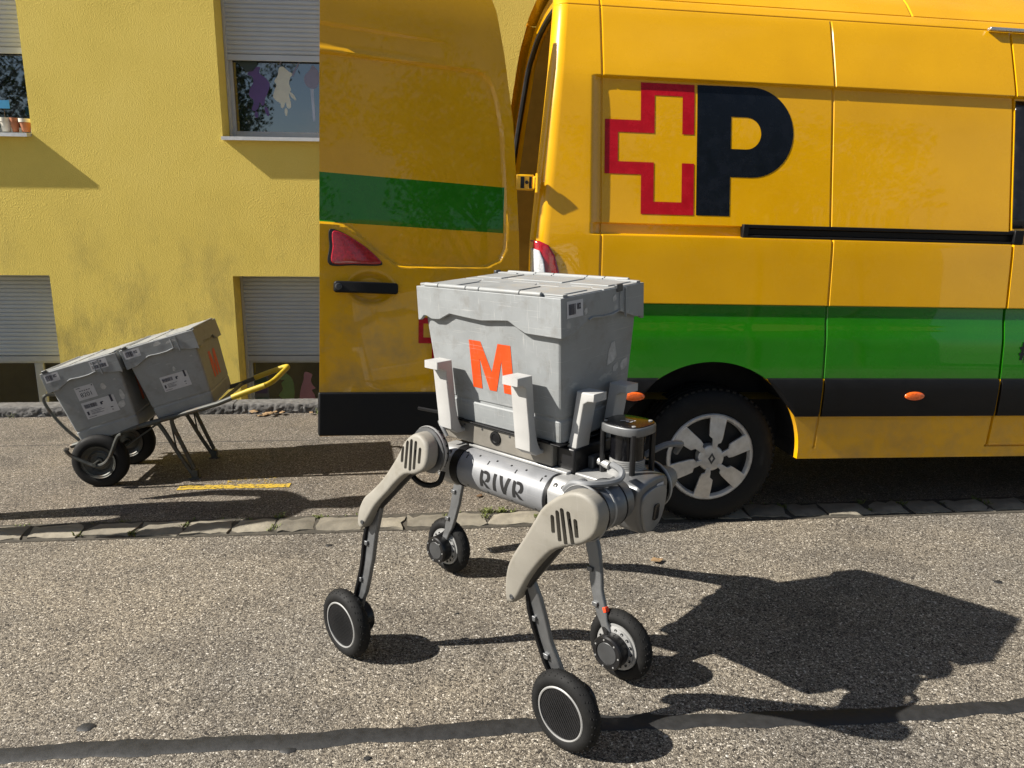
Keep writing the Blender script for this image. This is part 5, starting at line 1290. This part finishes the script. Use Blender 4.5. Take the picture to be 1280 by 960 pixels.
# ================================================================== PERSON (just outside the left edge, whose shadow falls on the pavement)
def person(loc):
    V_ = [((0,0,.95),.145,.115),((0,0,1.12),.16,.14),((0,0,1.30),.18,.15),((0,0,1.42),.13,.10),((.01,0,1.50),.058,.058),((.02,0,1.58),.07,.08),((.025,0,1.66),.082,.098),((.02,0,1.74),.06,.075),
          ((0,.10,.90),.10,.10),((.02,.11,.50),.065,.065),((.0,.115,.10),.045,.045),((.09,.12,.035),.045,.035),((.17,.13,.03),.035,.028),
          ((0,-.10,.90),.10,.10),((.02,-.11,.50),.065,.065),((.0,-.115,.10),.045,.045),((.09,-.12,.035),.045,.035),((.17,-.13,.03),.035,.028),
          ((0,.20,1.38),.062,.062),((-.02,.275,1.12),.045,.045),((.07,.27,.88),.034,.034),((.10,.26,.80),.036,.022),
          ((0,-.20,1.38),.062,.062),((-.02,-.25,1.12),.045,.045),((.06,-.245,.88),.034,.034),((.09,-.24,.80),.036,.022)]
    E_ = [(0,1),(1,2),(2,3),(3,4),(4,5),(5,6),(6,7),(0,8),(8,9),(9,10),(10,11),(11,12),(0,13),(13,14),(14,15),(15,16),(16,17),(3,18),(18,19),(19,20),(20,21),(3,22),(22,23),(23,24),(24,25)]
    for s, b0 in ((1, 21), (-1, 25)):
        for j in range(5):
            i0 = len(V_); bp_ = Vector(V_[b0][0])
            if j < 4: q1 = bp_+Vector((-.022+.015*j+.01, 0, -.045)); q2 = q1+Vector((.012, -s*.006, [-.045,-.05,-.047,-.036][j])); 
            else: q1 = bp_+Vector((.03, -s*.01, -.015)); q2 = q1+Vector((.012, -s*.006, -.035))
            V_ += [(tuple(q1),.0095,.0095),(tuple(q2),.0075,.0075)]; E_ += [(b0,i0),(i0,i0+1)]
    me = bpy.data.meshes.new('person'); me.from_pydata([v[0] for v in V_], E_, [])
    m = bpy.data.materials.new('clothes'); t, b = nodes(m); L = t.links.new
    g = N(t, 'ShaderNodeTexCoord'); sx = N(t, 'ShaderNodeSeparateXYZ'); L(g.outputs['Object'], sx.inputs['Vector'])
    dv = N(t, 'ShaderNodeMath', operation='DIVIDE'); dv.inputs[1].default_value = 2.; L(sx.outputs['Z'], dv.inputs[0])
    rp = ramp(t, [(0, (.02,.02,.02)), (.04, (.03,.035,.05)), (.475, (.10,.12,.16)), (.735, (.45,.28,.2))], 'CONSTANT'); L(dv.outputs[0], rp.inputs['Fac']); L(rp.outputs['Color'], b.inputs['Base Color']); b.inputs['Roughness'].default_value = .8
    me.materials.append(m)
    o = bpy.data.objects.new('person', me); C.objects.link(o); o.location = loc
    sk = o.modifiers.new('skin', 'SKIN'); sk.use_smooth_shade = True
    for v, d in zip(V_, me.skin_vertices[0].data): d.radius = (v[1], v[2])
    me.skin_vertices[0].data[0].use_root = True
    sb = o.modifiers.new('sub', 'SUBSURF'); sb.levels = 2; sb.render_levels = 2
    mb = MB(); mb.lathe([(.0,.125),(.05,.115),(.082,.075),(.09,.02),(.08,-.03)], 20, Matrix.Translation((.01,0,1.69))); obj('hair', mb, mat('hair_brown', (.04,.025,.015,1), .7), o)
    mb = MB()
    for s in (-1, 1): mb.lathe([(0,.01),(.008,.007),(.011,0)], 10, Matrix.Translation((.112, s*.032, 1.675)) @ Matrix.Rotation(PI/2, 4, 'Y'))
    mb.tube([(.105,0,1.675),(.138,0,1.645),(.112,0,1.64)], [.008,.013,.008], 8); mb.box((.108,0,1.612), (.01,.045,.008)); obj('face', mb, mat('face', (.30,.17,.12,1), .6), o)
    return tag(o, 'standing person in dark clothes just beyond the left picture edge', 'person')
person((-2.60, 3.585, .004))

# ================================================================== ACROSS THE STREET (behind the viewer, seen only in reflections)
def tree(x, y, h, r, seed, label, nleaf=2600):
    q = random.Random(seed); e = empty('street_tree', Matrix.Translation((x, y, 0)), label, 'tree', 'trees across the street')
    mb = MB(); top = Vector((q.uniform(-.2,.2), q.uniform(-.2,.2), h*.62)); mb.tube([(0,0,0), (.03,0,h*.2), tuple(top*.7), tuple(top)], [.17,.13,.10,.05], 10)
    for i in range(7):
        a = q.uniform(0, 2*PI); z = h*q.uniform(.3,.58); mb.tube([(0,0,z), (r*.35*math.cos(a), r*.35*math.sin(a), z+h*.12), (r*.75*math.cos(a), r*.75*math.sin(a), z+h*.22)], [.06,.04,.015], 6)
    obj('trunk', mb, M_BARK, e)
    cl = [(Vector((q.gauss(0,.42)*r, q.gauss(0,.42)*r, h*.66+q.gauss(0,.13)*h)), q.uniform(.3,.55)*r) for _ in range(22)]
    mb = MB()
    for i in range(nleaf):
        c, cr2 = cl[i % len(cl)]; d = Vector((q.gauss(0,1), q.gauss(0,1), q.gauss(0,1))).normalized()*cr2*q.uniform(.45,1.0); p = c+d
        n_ = Vector((q.gauss(0,1), q.gauss(0,1), q.gauss(.6,1))).normalized(); u = n_.orthogonal().normalized(); v = n_.cross(u); s_ = q.uniform(.05,.10)
        mb.add([p-u*s_, p+v*s_*.5, p+u*s_, p-v*s_*.5], [(0,1,2,3)])
    obj('crown', mb, M_LEAF, e, smooth=0, recalc=False)
tree(-8.3, -9.5, 8.2, 2.3, 1, 'broad street tree opposite the upper right window', 15000)
tree(-14.6, -9., 8.5, 2.3, 2, 'street tree farthest left across the street', 12000)
tree(4.5, -12, 7.2, 2.0, 3, 'smaller street tree opposite the open van door', 3000)
tree(7.6, -9.0, 10.5, 2.9, 6, 'tallest dense street tree across from the van', 14000)
tree(12.5, -12.5, 8, 2.2, 4, 'street tree in front of the white house', 3000)
hs2 = empty('house', Matrix.Translation((11., -19., 0)), 'white two-storey house with a red roof across the street', 'house')
mb = MB(); mb.bx(-6, 6, -4, 4, 0, 5.6); obj('wall', mb, flat('house_white', (.62,.60,.55)), hs2)
mb = MB(); mb.add([(-6.5,-4.6,5.5),(6.5,-4.6,5.5),(6.5,4.6,5.5),(-6.5,4.6,5.5),(-6.5,0,8.2),(6.5,0,8.2)], [(0,1,5,4),(2,3,4,5),(1,2,5),(3,0,4),(0,3,2,1)]); obj('roof', mb, M_TERRA, hs2, smooth=0)
for i in range(4):
    for j in range(2):
        mb = MB(); mb.bx(-4.9+2.8*i, -3.7+2.8*i, 4.0, 4.03, .9+2.7*j, 2.3+2.7*j); w_ = obj('window', mb, M_GLASS, hs2)
        mb = MB(); mb.bx(-4.98+2.8*i, -4.9+2.8*i, 4.0, 4.06, .85+2.7*j, 2.35+2.7*j); mb.bx(-3.7+2.8*i, -3.62+2.8*i, 4.0, 4.06, .85+2.7*j, 2.35+2.7*j); mb.bx(-5+2.8*i, -3.6+2.8*i, 4.0, 4.1, .78+2.7*j, .85+2.7*j); obj('frame', mb, M_WFRAME, w_)
